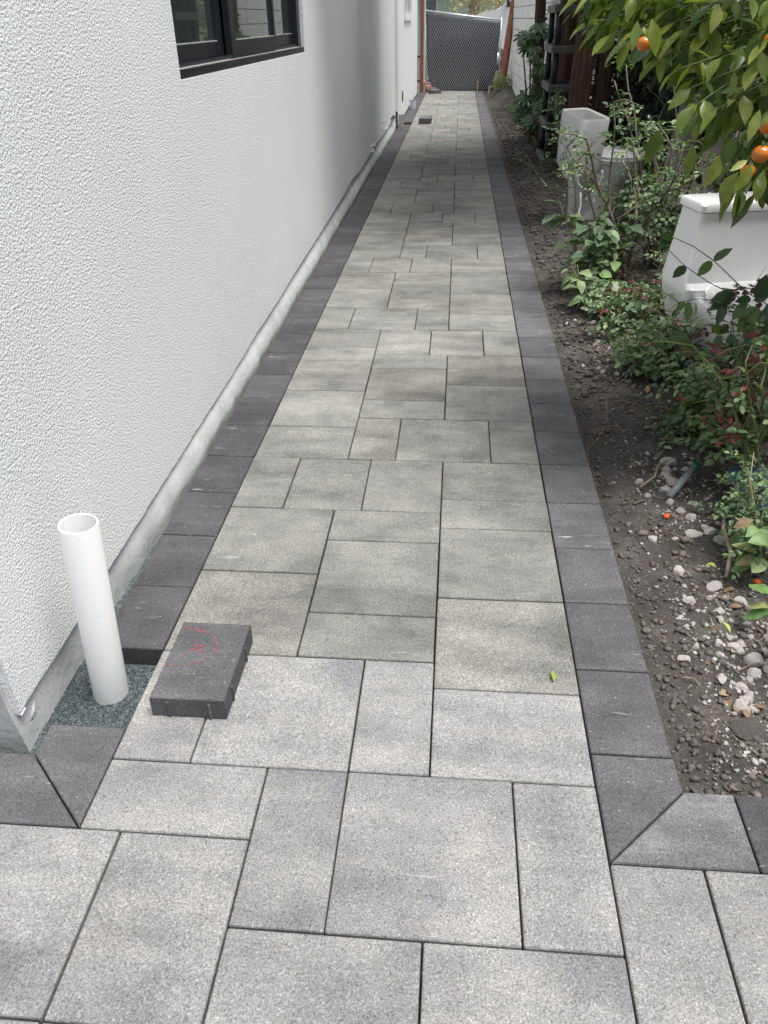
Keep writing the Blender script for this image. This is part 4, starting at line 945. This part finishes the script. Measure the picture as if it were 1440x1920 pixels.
# those that can show in the picture, nearest first, are single leaves
def frame_key(p):
    d = Vector(p) - Vector((0, 0, 1.5)); z = d.dot(cf); px = d.dot(cr) / z; py = d.dot(cu) / z
    return (abs(px) < .50 and abs(py) < .66)
inview = [l for l in LV if frame_key(l[0])]; rest = [l for l in LV if not frame_key(l[0])]
inview.sort(key=lambda l: np.linalg.norm(l[0] - cam_p) - l[3] * 3)
for (p, dd, up, s) in inview[:280]:
    o = bpy.data.objects.new('leaf', lm[NR.integers(6)]); COL.objects.link(o); o.parent = ct; orient(o, Vector(p) - loc_, dd, up, s * 1.05)
rest += inview[280:]
leaf_cloud('foliage', 'oval', [np.array(l[0]) - np.array(loc_) for l in rest], [l[1] for l in rest], [l[2] for l in rest], [l[3] for l in rest], [l[3] * .42 for l in rest], M_citrus, ct)['kind'] = 'stuff'
def fruit(p, r, label):
    e = empty('mandarin', p, R.uniform(0, 6)); tag(e, label, 'mandarin', 'mandarins on the tree')
    mb = loft([(-.80 * r, -.05 * r, .05 * r, .05 * r, 2)] + [(r * .86 * math.sin(t), -r * math.cos(t), r * math.cos(t), r * math.cos(t), 2) for t in np.linspace(-1.3, 1.25, 10)] + [(.80 * r, -.06 * r, .06 * r, .06 * r, 2)], 20)
    mb.build('peel', M_orange, e, True)
    s_ = MB(); s_.tube([(0, 0, .78 * r), (0, .003, .78 * r + .012)], [.004, .003], 5); s_.build('stalk', M_cane, e)
def scr(px, py, Y):   # a spot at depth Y, measured off the photograph
    d = cf + cr * ((px - 720) / 1468.53) - cu * ((py - 960) / 1468.53); t = Y / d.y; return Vector((d.x * t, Y, 1.5 + d.z * t))
for (p, r, lb) in [(scr(1208, 82, 2.62), .022, 'single mandarin half hidden by leaves at the left of the tree crown'),
                   (scr(1428, 289, 2.42), .026, 'glossy mandarin hanging at the right edge above the toilet lid'),
                   (scr(1403, 322, 2.5), .022, 'mandarin half behind a leaf just below the glossy one'),
                   (scr(1440, 236, 2.52), .024, 'mandarin at the right edge above the glossy one'),
                   (scr(1446, 124, 2.55), .023, 'mandarin high at the right edge of the crown'),
                   (scr(1446, 78, 2.58), .024, 'topmost mandarin at the right edge of the crown')]: fruit(tuple(p), r, lb)

for (a0_, b0_, a1_, b1_, Yq) in [(1196, 38, 1186, 92, 2.55), (1222, 34, 1232, 96, 2.55), (1206, 50, 1214, 66, 2.56), (1412, 305, 1384, 356, 2.38), (1402, 300, 1372, 318, 2.40), (1432, 318, 1418, 372, 2.38), (1446, 262, 1420, 300, 2.42), (1425, 205, 1404, 262, 2.44), (1446, 210, 1430, 232, 2.46), (1425, 92, 1436, 150, 2.44), (1420, 60, 1402, 118, 2.46), (1240, 320 - 80, 1214, 300, 2.7), (1300, 270, 1290, 330, 2.6), (1350, 290, 1330, 345, 2.55), (1420, 335, 1430, 352, 2.3)]:
    a_ = scr(a0_, b0_, Yq); b_ = scr(a1_, b1_, Yq - .02); o = bpy.data.objects.new('leaf', lm[R.randrange(6)]); COL.objects.link(o); o.parent = ct; orient(o, a_ - loc_, b_ - a_, (R.uniform(-.5, .3), -1, .6), (b_ - a_).length * 1.1)

# ---- rose bushes
def rose(name, x, y, canes, h, spread, leafn, seed, label, red=0.0, thick=.009, leafL=(.020, .036), woody=False, bare=0.0):
    e = empty(name, (x, y, 0)); tag(e, label, 'rose bush'); rr = np.random.default_rng(seed); st = MB(); LP = []; z0 = bh(x, y)
    ends = []
    for c in range(canes):
        a = rr.uniform(0, 6.28); p = np.array([rr.uniform(-.05, .05) * spread * 4, rr.uniform(-.06, .06) * spread * 4, z0 - .03]); d = np.array([math.cos(a) * spread * rr.uniform(.2, 1), math.sin(a) * spread * rr.uniform(.2, 1), 1.0])
        H = h * rr.uniform(.6, 1.1); n = 9; pts = [p.copy()]
        for i in range(n):
            d = d + rr.normal(size=3) * np.array([.16, .16, .06]) + np.array([math.cos(a), math.sin(a), 0]) * .06 * spread * 2; d[2] = max(d[2], .25); q = d / np.linalg.norm(d) * H / n; p = p + q; pts.append(p.copy())
        th = thick * rr.uniform(.6, 1.2); rad = list(np.linspace(th, th * .35, n + 1)); st.tube(pts, rad, 6)
        for i in range(2, n + 1):    # side twigs
            if rr.random() < .75:
                b0 = pts[i]; sd_ = rr.normal(size=3); sd_[2] = abs(sd_[2]) * .6 + .1; sd_ /= np.linalg.norm(sd_); l = rr.uniform(.08, .24) * (1 if h > .5 else .7); b1 = b0 + sd_ * l * .5 + [0, 0, .01]; b2 = b0 + sd_ * l + rr.normal(size=3) * .02
                st.tube([b0, b1, b2], [th * .4, th * .28, th * .15], 4); ends += [(b1, sd_), (b2, sd_)]
            if rr.random() < .6: ends.append((pts[i], rr.normal(size=3)))
            if rr.random() < .5:   # thorn
                t_d = rr.normal(size=3); t_d[2] *= .3; t_d /= np.linalg.norm(t_d); st.tube([pts[i] + t_d * th * .5, pts[i] + t_d * (th + .007)], [.0022, .0003], 4, False)
    st.build('canes', M_bark2 if woody else M_cane, e, True)
    Pn, Dn, Un, Ln = [], [], [], []; isred = []
    for k in range(leafn):
        b0, sd_ = ends[rr.integers(len(ends))]
        if rr.random() < bare: continue
        d = rr.normal(size=3) * .8 + np.array(sd_) * .7; d[2] *= .5; d /= np.linalg.norm(d); up = np.array([0, 0, 1.0]) + rr.normal(size=3) * .35
        s = np.cross(up, d); s /= np.linalg.norm(s); L_ = rr.uniform(*leafL); rc = L_ * 2.3; rd = (rr.random() < red) and b0[2] > h * .35
        for (t, sg) in ((1.0, 0), (.72, 1), (.72, -1), (.38, 1), (.38, -1)):
            Pn.append(b0 + d * rc * t + s * sg * .001 - np.array([0, 0, rc * t * t * .25])); Dn.append(d * (1 if sg == 0 else .45) + s * sg + [0, 0, -.15]); Un.append(up + rr.normal(size=3) * .15); Ln.append(L_ * (1 if sg == 0 else .85)); isred.append(rd)
    Pn = np.array(Pn); Dn = np.array(Dn); Un = np.array(Un); Ln = np.array(Ln); isred = np.array(isred)
    for nm, mk, mat in (('foliage', ~isred, M_rose), ('red_foliage', isred, M_rosered)):
        if mk.sum() > 4:
            f = leaf_cloud(nm, 'round', Pn[mk], Dn[mk], Un[mk], Ln[mk], Ln[mk] * .68, mat, e); f['kind'] = 'stuff'
    return e
rose('rose_bush', 1.10, 5.25, 6, 1.25, .22, 240, 1, 'tall old rose with bare knotted canes between broad leafed plant and old toilet', 0, .016, (.02, .035), True)
rose('rose_bush', 1.36, 5.7, 8, 1.35, .25, 330, 2, 'tall tangled rose with grey canes right of the bare knotted one', .03, .013, (.028, .048), True)
rose('rose_bush', 1.55, 5.0, 7, 1.2, .28, 320, 3, 'tall rose thicket close behind the white toilet tank', .05, .012, (.028, .048), True)
rose('rose_bush', .98, 3.72, 14, .38, .45, 330, 4, 'low bushy rose with small dark leaves left of the white toilet', .05, .006, (.025, .042))
rose('rose_bush', 1.02, 3.05, 11, .40, .32, 230, 5, 'low sprawling rose with small blue green leaves in front of toilet base', .12, .006, (.025, .042))
rose('rose_bush', 1.20, 3.1, 9, .60, .18, 260, 6, 'rose with dark red young leaves in front of the toilet bowl', .5, .007, (.022, .036))
rose('rose_bush', 1.14, 2.62, 6, .62, .12, 130, 7, 'rose with thick green upright canes at the right edge of the bed', .25, .0095, (.025, .042))
rose('rose_bush', .98, 4.45, 9, .34, .4, 230, 8, 'low rose with reddish sprigs over pale rubble below the broad leafed plant', .15, .006, (.024, .040))
rose('rose_bush', 1.26, 4.55, 9, .50, .3, 230, 9, 'mid height rose between low rose and white toilet tank', .05, .009, (.018, .03), True)
rose('rose_bush', .98, 7.0, 3, .95, .12, 40, 10, 'thin rose shoot with small leaves arching over the old toilet tank', 0, .004, (.02, .032))
rose('rose_bush', 1.30, 7.3, 5, 1.0, .3, 120, 13, 'twiggy rose growing across the bowl of the old toilet', 0, .006, (.02, .03))
rose('rose_bush', 1.02, 2.24, 8, .30, .3, 230, 14, 'small low rose with rounded blue green leaves above blue rimmed pot', .0, .005, (.016, .024))

# ---- explicit arching shoots before the white toilet
def shoot(pts, leaves, label, mat, r=.0026, kind=1):
    e = empty('arching_shoot', pts[0]); tag(e, label, 'shoot'); b0 = Vector(pts[0]); mb = MB(); mb.tube([Vector(p) - b0 for p in pts], [r * (1 - .5 * i / len(pts)) for i in range(len(pts))], 5); mb.build('stem', M_bark2, e, True)
    for (p, d, L_) in leaves:
        o = bpy.data.objects.new('leaf', shoot_lm[R.randrange(len(shoot_lm))]); COL.objects.link(o); o.parent = e; o.material_slots[0].link = 'OBJECT'; o.material_slots[0].material = mat
        orient(o, Vector(p) - b0, d, (R.uniform(-.4, .2), -1.0, .7), L_)
shoot_lm = []
for k in range(4):
    V0, F0 = TPL['round']; W_ = (.50, .58, .44, .62)[k]; V = np.stack([V0[:, 0], V0[:, 1] * W_, V0[:, 2] * (.5 + .4 * k) + np.abs(V0[:, 1]) * W_ * .3], -1); me = np_mesh('leaf', V, F0, True); me.materials.append(M_rose); shoot_lm.append(me)
M_shoot = leaf_mat('green_shoot_leaf', [(0, (.045, .085, .04)), (.6, (.07, .13, .05)), (1, (.13, .22, .05))], .35, .25)
def scr(px, py, Y):   # a spot at depth Y, measured off the photograph
    d = cf + cr * ((px - 720) / 1468.53) - cu * ((py - 960) / 1468.53); t = Y / d.y; return Vector((d.x * t, Y, 1.5 + d.z * t))
Yf = 3.12
def shoot_px(pts, leaves, label, mat=M_shoot, Y=Yf, r=.0024):
    shoot([scr(a, b_, Y - .0006 * (a - 1300)) for a, b_ in pts], [(scr(a, b_, Y - .0006 * (a - 1300)), scr(c, d, Y - .04) - scr(a, b_, Y), (scr(c, d, Y) - scr(a, b_, Y)).length) for a, b_, c, d in leaves], label, mat, r)
shoot_px([(1470, 590), (1400, 548), (1340, 490), (1300, 462), (1265, 446), (1225, 452), (1180, 470)], [(1338, 488, 1372, 463), (1335, 490, 1305, 520), (1255, 446, 1230, 470), (1262, 446, 1238, 440), (1420, 560, 1440, 510), (1415, 565, 1450, 545)], 'upper arching stem with few leaves crossing the tank of the white toilet')
shoot_px([(1460, 620), (1390, 560), (1330, 530), (1286, 500), (1255, 470)], [(1286, 500, 1258, 522), (1380, 555, 1330, 560), (1400, 565, 1372, 600), (1420, 580, 1400, 625), (1430, 590, 1465, 560)], 'second arching stem crossing the toilet below the upper one')
shoot_px([(1460, 592), (1400, 575), (1350, 566), (1310, 560), (1275, 566), (1240, 590), (1200, 615)], [(1284, 565, 1265, 588), (1290, 565, 1292, 600), (1358, 560, 1328, 585), (1360, 568, 1345, 608), (1408, 560, 1372, 566), (1420, 575, 1385, 620), (1440, 580, 1425, 630), (1370, 566, 1345, 560)], 'leafy stem level with the toilet seat reaching left', r=.002)
shoot_px([(1460, 615), (1390, 620), (1350, 624), (1300, 624), (1262, 628)], [(1270, 625, 1252, 652), (1272, 625, 1291, 662), (1353, 624, 1331, 605), (1352, 626, 1370, 605), (1371, 625, 1369, 672), (1350, 628, 1340, 662), (1420, 620, 1392, 650), (1430, 618, 1440, 660)], 'lowest level stem with paired bright green leaves before the toilet bowl', r=.002)

# ---- broad-leafed plants with separate leaves
broad_lm = []
for k in range(5):
    V0, F0 = TPL['oval']; W_ = (.62, .70, .56, .66, .6)[k]; rr = np.random.default_rng(k)
    V = np.stack([V0[:, 0], V0[:, 1] * W_, V0[:, 2] * rr.uniform(.3, 1.8) + np.abs(V0[:, 1]) * W_ * rr.uniform(.1, .5) + .03 * np.sin(V0[:, 0] * 12 + k) * np.abs(V0[:, 1]) * 2], -1); me = np_mesh('leaf', V, F0, True); me.materials.append(M_broad); broad_lm.append(me)
def broadleaf(x, y, n, h, spread, L0, L1, mat, label, seed, lean=(0, 0), cat='plant'):
    z0 = bh(x, y); e = empty('broadleaf_plant', (x, y, z0)); tag(e, label, cat); rr = random.Random(seed); mb = MB(); tips = []
    for c in range(max(3, n // 7)):
        a = rr.uniform(0, 6.28); l = rr.uniform(.5, 1) * h; q = Vector((math.cos(a) * spread * rr.random() + lean[0], math.sin(a) * spread * rr.random() + lean[1], l)); mid = q * .5 + Vector((rr.uniform(-.03, .03), rr.uniform(-.03, .03), 0)); mb.tube([(0, 0, -.02), mid, q], [.005, .004, .002], 5); tips.append((Vector((0, 0, 0)), mid, q))
    mb.build('stem', M_cane, e, True)
    for k in range(n):
        b0, m_, q = tips[rr.randrange(len(tips))]; t = rr.uniform(.35, 1); p = m_.lerp(q, (t - .5) * 2) if t > .5 else b0.lerp(m_, t * 2)
        a = rr.uniform(0, 6.28); d = Vector((math.cos(a), math.sin(a) - .25, rr.uniform(-.6, .35))); L_ = rr.uniform(L0, L1); p2 = p + d.normalized() * L_ * .35
        o = bpy.data.objects.new('leaf', broad_lm[rr.randrange(5)]); COL.objects.link(o); o.parent = e; o.material_slots[0].link = 'OBJECT'; o.material_slots[0].material = mat; orient(o, p2, d, (rr.uniform(-.4, .4), rr.uniform(-.6, .2), 1), L_)
    return e
broadleaf(.84, 5.15, 120, .55, .27, .07, .125, M_broad, 'broad leafed plant with dusty speckled leaves at the bed edge below the old toilet', 1)
broadleaf(.82, 4.75, 70, .26, .22, .06, .10, M_broad, 'lower clump of dusty broad leaves just in front of the taller one', 2)
broadleaf(1.0, 5.45, 60, .42, .25, .08, .13, M_broad, 'broad leafed plant half behind the bare rose canes', 3)
broadleaf(.93, 4.15, 16, .10, .2, .05, .08, M_broad, 'small ground hugging plant with rounded green leaves on the rubble', 4)
broadleaf(1.02, 1.80, 26, .22, .16, .055, .085, M_sprig, 'leafy sprig with yellow green partly browned leaves at the near right edge', 5)
broadleaf(1.02, 2.12, 18, .26, .12, .06, .09, M_sprig, 'pale yellowing leafy shoot just beyond the near sprig', 6)
broadleaf(1.24, 2.95, 22, .42, .22, .07, .10, M_shoot, 'clump of large smooth leaves at the right edge below the toilet seat', 9)

# ---- fatsia with palmate leaves
def palm_mesh(lobes, seed):
    rr = random.Random(seed); mb = MB()
    for k in range(lobes):
        a = math.radians(-125 + 250 * k / (lobes - 1)); L_ = .5 + .5 * math.cos(a * .55); L_ *= rr.uniform(.92, 1.05); d = Vector((math.cos(a), math.sin(a), 0)); s = Vector((-d.y, d.x, 0)); w_ = .085 + .04 * L_
        pr = [(0.0, .35), (.35, .62), (.62, 1.25), (.82, .9), (1.0, .0)]; vs = []
        for t, ww in pr: c = d * L_ * t; c.z = -.25 * t * t * L_; vs += [c - s * w_ * ww + Vector((0, 0, .02)), c, c + s * w_ * ww + Vector((0, 0, .02))]
        mb.add(vs, [f for i in range(4) for f in ((i * 3, i * 3 + 3, i * 3 + 4, i * 3 + 1), (i * 3 + 1, i * 3 + 4, i * 3 + 5, i * 3 + 2))])
    me = mb.mesh('leaf', True); me.materials.append(M_fatsia); return me
pmx = [palm_mesh(8, i) for i in range(3)]
def fatsia(x, y, n, h, spread, label, seed, zb=.15):
    e = empty('fatsia_shrub', (x, y, bh(min(x, 2), y))); tag(e, label, 'shrub'); rr = random.Random(seed); mb = MB()
    for c in range(5):
        a = rr.uniform(0, 6.28); mb.tube([(0, 0, -.03), (.1 * math.cos(a), .1 * math.sin(a), h * .4), (.2 * math.cos(a), .2 * math.sin(a), h * rr.uniform(.7, .95))], [.016, .012, .008], 6)
    mb.build('stem', M_bark2, e, True)
    for k in range(n):
        z = zb + (h - zb) * rr.random(); a = rr.uniform(0, 6.28); r = spread * rr.uniform(.3, 1); p = Vector((r * math.cos(a), r * math.sin(a), z)); d = Vector((math.cos(a) * .8 - .2, math.sin(a) * .8 - .35, rr.uniform(-.9, -.1)))
        o = bpy.data.objects.new('leaf', pmx[rr.randrange(3)]); COL.objects.link(o); o.parent = e; orient(o, p, d, (-.2, -.7, .8), rr.uniform(.13, .20))
fatsia(1.02, 12.3, 40, 1.5, .22, 'fatsia shrub with large glossy fingered leaves against the white block wall', 1, .35)
fatsia(1.10, 11.6, 16, .55, .15, 'lower fatsia with drooping fingered leaves beside the shelving', 2)
# pale bush beside the gate
def bush(name, x, y, z, rx, ry, rz_, n, L0, L1, mat, label, kind='oval', cat='bush', stem=True):
    e = empty(name, (x, y, z)); tag(e, label, cat)
    def s():
        q = NR.normal(size=3); q /= np.linalg.norm(q); q *= NR.random() ** .45 * (1 + .3 * math.sin(q[0] * 5 + q[2] * 4)); return (q[0] * rx, q[1] * ry, abs(q[2]) * rz_)
    P_, D, U, L_, W_ = cloud_in(n, s, L0, L1, .5); leaf_cloud('foliage', kind, P_, D, U, L_, W_, mat, e)['kind'] = 'stuff'
    mb = MB()
    for k in range(6): a = R.uniform(0, 6.28); mb.tube([(0, 0, -.08), (rx * .5 * math.cos(a), ry * .5 * math.sin(a), rz_ * .7)], [.008, .004], 5)
    mb.build('stem', M_bark2, e, True); return e
bush('pale_bush', .92, 19.9, .15, .22, .35, .30, 700, .03, .06, M_pale_leaf, 'pale green leafy bush at the right foot of the chain link gate')
bush('weed', 1.06, 13.6, .0, .10, .4, .30, 220, .03, .06, M_pale_leaf, 'wispy pale weed at the base of the white block wall')
bush('weed', 1.02, 16.6, .0, .12, .5, .16, 240, .03, .06, M_rose, 'low green weed further along the foot of the block wall')
bush('weed', 1.0, 12.9, .0, .10, .25, .35, 160, .03, .05, M_dry, 'dry brown weed stalks below the fatsia shrub')
bush('wall_creeper', 1.10, 12.9, 1.25, .05, .35, .45, 260, .035, .06, M_hedge, 'dark creeper leaves hanging on the block wall above the fatsia', cat='creeper')
bush('leafy_tuft', .945, 8.55, .70, .10, .1, .20, 130, .03, .05, M_rose, 'small leafy tuft hanging left of the old toilet tank', 'round', 'tuft')
bush('laurel_shrub', 1.95, 4.9, .3, .45, .5, 1.0, 1200, .05, .09, M_hedge, 'dark leafy shrub behind the white toilet at the right')
bush('laurel_shrub', 1.75, 6.9, .1, .35, .5, .45, 700, .04, .08, M_rose, 'green undergrowth behind the roses near the weathered boards')

# ------------------------------------------------------------------ litter and small things
mb = MB()
for k in range(240):
    x = R.uniform(.68, 1.35); y = 1.35 + 5 * R.random() ** 1.4; a = R.uniform(0, 6.28); l = R.uniform(.02, .10); z = bh(x, y) + .008
    mb.tube([(x, y, z), (x + l * .5 * math.cos(a), y + l * .5 * math.sin(a), z + R.uniform(0, .012)), (x + l * math.cos(a + .3), y + l * math.sin(a + .3), z)], R.uniform(.0008, .0022), 4)
o = mb.build('twig_litter', M_twig); tag(o, 'thin dry twigs strewn over the soil of the bed', 'twigs', kind='stuff')
def ls():
    y = 1.4 + 9 * NR.random() ** 1.3; x = NR.uniform(.72, 1.45); return (x, y, bh(x, y) + .012)
P_, D, U, L_, W_ = cloud_in(320, ls, .018, .045, .5); D[:, 2] *= .2; U = U * .3 + np.array([0, 0, 1.0])
o = leaf_cloud('leaf_litter', 'oval', P_, D, U, L_, W_, M_dry, None); tag(o, 'brown dried leaves lying on the soil under the roses', 'leaves', kind='stuff')
for (a, b_, r, lb) in [((.72, 2.60, .0), (.86, 2.78, .02), .008, 'curved dry bark strip lying on the soil above the rubble'), ((.98, 2.15, .0), (1.02, 2.42, .25), .006, 'thin brown stem leaning over the near rubble'),
                       ((1.0, 1.50, -.03), (.97, 1.74, .07), .012, 'rotting brown stick at the near right edge of the bed'), ((.93, 1.45, -.02), (.99, 1.62, .02), .012, 'pale broken wood piece beside the rotting stick'),
                       ((.88, 2.05, .0), (.95, 2.35, .05), .014, 'grey weathered root lying below the rose canes')]:
    mb = MB(); a = Vector(a); b_ = Vector(b_); r *= .55; mb.tube([a, a.lerp(b_, .35) + Vector((.012, -.01, .01)), a.lerp(b_, .7) + Vector((-.01, .0, .012)), b_], [r * .8, r, r * .9, r * .5], 7); o = mb.build('dry_stick', M_twig, None, True); tag(o, lb, 'stick')
e = empty('conduit_stub', (.83, 2.58, .0)); tag(e, 'grey plastic conduit stub with green band lying on pale rubble', 'pipe')
mb = MB(); mb.tube([(-.01, -.02, -.015), (.11, .13, .035)], .0135, 14); mb.build('tube', M_greypipe, e, True)
mb = MB(); mb.tube([(.098, .115, .030), (.118, .140, .038)], .0165, 14); mb.build('band', M_greenband, e, True)
# blue-rimmed black pot tray
e = empty('plant_pot', (1.12, 2.43, -.03)); tag(e, 'black plant pot with blue rim half hidden at the right edge', 'pot')
smooth_obj(loft([(.105, -.12, .12, .145, 5), (.11, -.12, .12, .145, 5)]).build('soil_fill', M_soil, e)); smooth_obj(loft([(0, -.11, .11, .13, 5), (.13, -.125, .125, .15, 5)], capt=False).build('body', M_shadow_and_dark, e)); smooth_obj(loft([(.13, -.128, .128, .153, 5), (.137, -.128, .128, .153, 5), (.137, -.124, .124, .149, 5), (.12, -.124, .124, .149, 5)], capt=False).build('rim', M_blue, e))
def squashed(x, y, s, label):
    o = bpy.data.objects.new('fallen_mandarin', stone_meshes[2].copy()); o.data.materials.clear(); o.data.materials.append(M_peel); COL.objects.link(o); o.location = (x, y, bh(x, y) + s * .4); o.scale = (s, s * .8, s * .6); o.rotation_euler = (.4, .2, R.uniform(0, 6)); tag(o, label, 'mandarin')
squashed(.785, 2.435, .020, 'burst orange fallen mandarin on the soil near the border'); squashed(.985, 2.07, .017, 'orange fallen mandarin half hidden under blue green leaves'); squashed(.97, 4.0, .014, 'tiny orange fallen fruit piece under the low rose')
def single_leaf(x, y, z, L_, rz, label, mat, w=.5, tilt=.0):
    V0, F0 = TPL['oval']; V = np.stack([V0[:, 0], V0[:, 1] * w, V0[:, 2] * .5 + np.abs(V0[:, 1]) * w * .8], -1); me = np_mesh('fallen_leaf', V, F0, True); me.materials.append(mat)
    o = bpy.data.objects.new('fallen_leaf', me); COL.objects.link(o); o.location = (x, y, z); o.scale = (L_, L_, L_); o.rotation_euler = (.2, tilt, rz); tag(o, label, 'leaf')
single_leaf(.298, 1.545, .006, .047, math.radians(88), 'small yellow green leaf fallen on the pale paving near the right border', M_yellowleaf, .32)
single_leaf(.865, 2.10, .0, .035, 2.5, 'yellow leaf with dark spots on the soil by the rubble', M_yellowleaf, .6)
single_leaf(.82, 1.78, .0, .045, 2.1, 'narrow yellow green leaf stuck among the near rubble', M_yellowleaf, .35, -.5)
single_leaf(.80, 3.35, .0, .04, 1.2, 'green leaf on the dark soil at the bed edge', M_sprig, .5)
# thin tendril reaching over the border
mb = MB(); mb.tube([scr(a, b_, Y) for a, b_, Y in ((1190, 690, 3.6), (1150, 715, 3.4), (1137, 750, 3.2), (1138, 790, 3.1), (1120, 825, 3.0), (1098, 845, 2.95), (1078, 862, 2.9))], .0011, 4); o = mb.build('tendril', M_twig, None, True); tag(o, 'thin dry tendril trailing from the bed over the charcoal border', 'tendril')

# ------------------------------------------------------------------ beyond the gate
gh = empty('green_house', (0, 45, 0)); tag(gh, 'pale green house across the street above the gate', 'house')
MB().box(-9, 0, -.1, 1.6, 6, 2.9).build('wall', simple('pale_green_paint', (.50, .66, .55), .7, var=.06), gh)
wn_ = empty('window', (0, 0, 0)); wn_.parent = gh
MB().box(-1.25, -.05, 1.0, -1.17, -.001, 2.2).build('mullion', M_whitewood, wn_); MB().box(-2.0, -.06, 2.2, -.3, -.001, 2.3).build('frame', M_whitewood, wn_); MB().box(-2.0, -.03, 1.0, -1.25, -.001, 2.2).build('glass', simple('grey_pane', (.18, .21, .21), .2), wn_); MB().box(-1.17, -.03, 1.0, -.4, -.001, 2.2).build('glass', simple('green_pane', (.45, .62, .52), .2), wn_)
MB().add([(-9.5, -.7, 2.75), (2.1, -.7, 2.75), (2.1, 3, 4.2), (-9.5, 3, 4.2), (-9.5, -.7, 2.6), (2.1, -.7, 2.6), (2.1, 6.6, 2.6), (-9.5, 6.6, 2.6)], [(0, 1, 2, 3), (4, 5, 1, 0), (1, 5, 6, 2), (3, 7, 4, 0), (3, 2, 6, 7)]).build('roof', simple('tan_roof', (.42, .36, .28), .9, var=.2), gh)
tr = empty('street_tree', (.55, 41, 0)); tag(tr, 'street tree with mottled trunk and pale autumn leaves beyond the gate', 'tree')
ridged_trunk([(-.15, 0, -.1), (-.05, 0, 1.5), (.1, 0, 3.2)], [.30, .24, .2], 5, 20, .06, 2).build('trunk', simple('mottled_bark', (.34, .28, .25), .9, var=.4, vscale=6), tr, True)
def ts(): q = NR.normal(size=3); return (q[0] * .75 + .2, q[1] * .8, 2.6 + q[2] * .55)
P_, D, U, L_, W_ = cloud_in(2600, ts, .07, .15, .6); leaf_cloud('crown', 'oval', P_, D, U, L_, W_, M_blossom, tr)['kind'] = 'stuff'
# parked van, side on, nose to the left
vn = empty('parked_van', (.30, 31.5, -.10)); tag(vn, 'white van parked in the street behind the gate and leaning boards', 'van')
prof = [(0, .45), (.0, 1.25), (.06, 1.48), (.20, 1.64), (.45, 1.74), (.85, 1.78), (1.00, 1.85), (1.42, 2.33), (1.55, 2.38), (5.2, 2.42), (5.3, 2.3), (5.3, .45)]
mb = MB(); n = len(prof); ww = 1.9
vs = [(a, 0, b_) for a, b_ in prof] + [(a, ww, b_) for a, b_ in prof]; mb.add(vs, [tuple(range(n)), tuple(range(2 * n - 1, n - 1, -1))] + [(i, i + n, (i + 1) % n + n, (i + 1) % n) for i in range(n)]); vb = mb.build('body', simple('white_car_paint', (.78, .78, .77), .25, coat=.5), vn)
mb = MB(); mb.add([(1.20, -.006, 1.92), (1.55, -.006, 2.27), (1.95, -.006, 2.27), (1.95, -.006, 1.86), (1.15, -.006, 1.86)], [(4, 3, 2, 1, 0)]); mb.build('side_window', M_glass, vn)
mb = MB(); mb.add([(1.045, .12, 1.90), (1.40, .12, 2.305), (1.40, 1.78, 2.305), (1.045, 1.78, 1.90)], [(0, 3, 2, 1)]); mb.v = [(a - .012, b_, c + .008) for a, b_, c in mb.v]; mb.build('windshield', M_glass, vn)
MB().box(1.18, -.22, 1.86, 1.26, -.06, 2.10).build('mirror', M_shadow_and_dark, vn)
for xx in (.9, 4.2):
    wv = MB(); wv.tube([(xx, -.02, .36), (xx, .2, .36)], .36, 20); wh = wv.build('wheel', M_shadow_and_dark, vn, True); rv = MB(); rv.tube([(xx, -.03, .36), (xx, .0, .36)], .2, 14); rv.build('rim', M_galv, wh, True)
# distant leafy screen behind the street
def dsf(): return (NR.uniform(-14, 14), NR.uniform(-1, 1), NR.uniform(0, 5.5))
e = empty('distant_hedge', (9, 50, 0)); tag(e, 'distant pale green trees behind the white van', 'hedge'); P_, D, U, L_, W_ = cloud_in(6000, dsf, .15, .35, .6); leaf_cloud('foliage', 'oval', P_, D, U, L_, W_, M_pale_leaf, e)['kind'] = 'stuff'
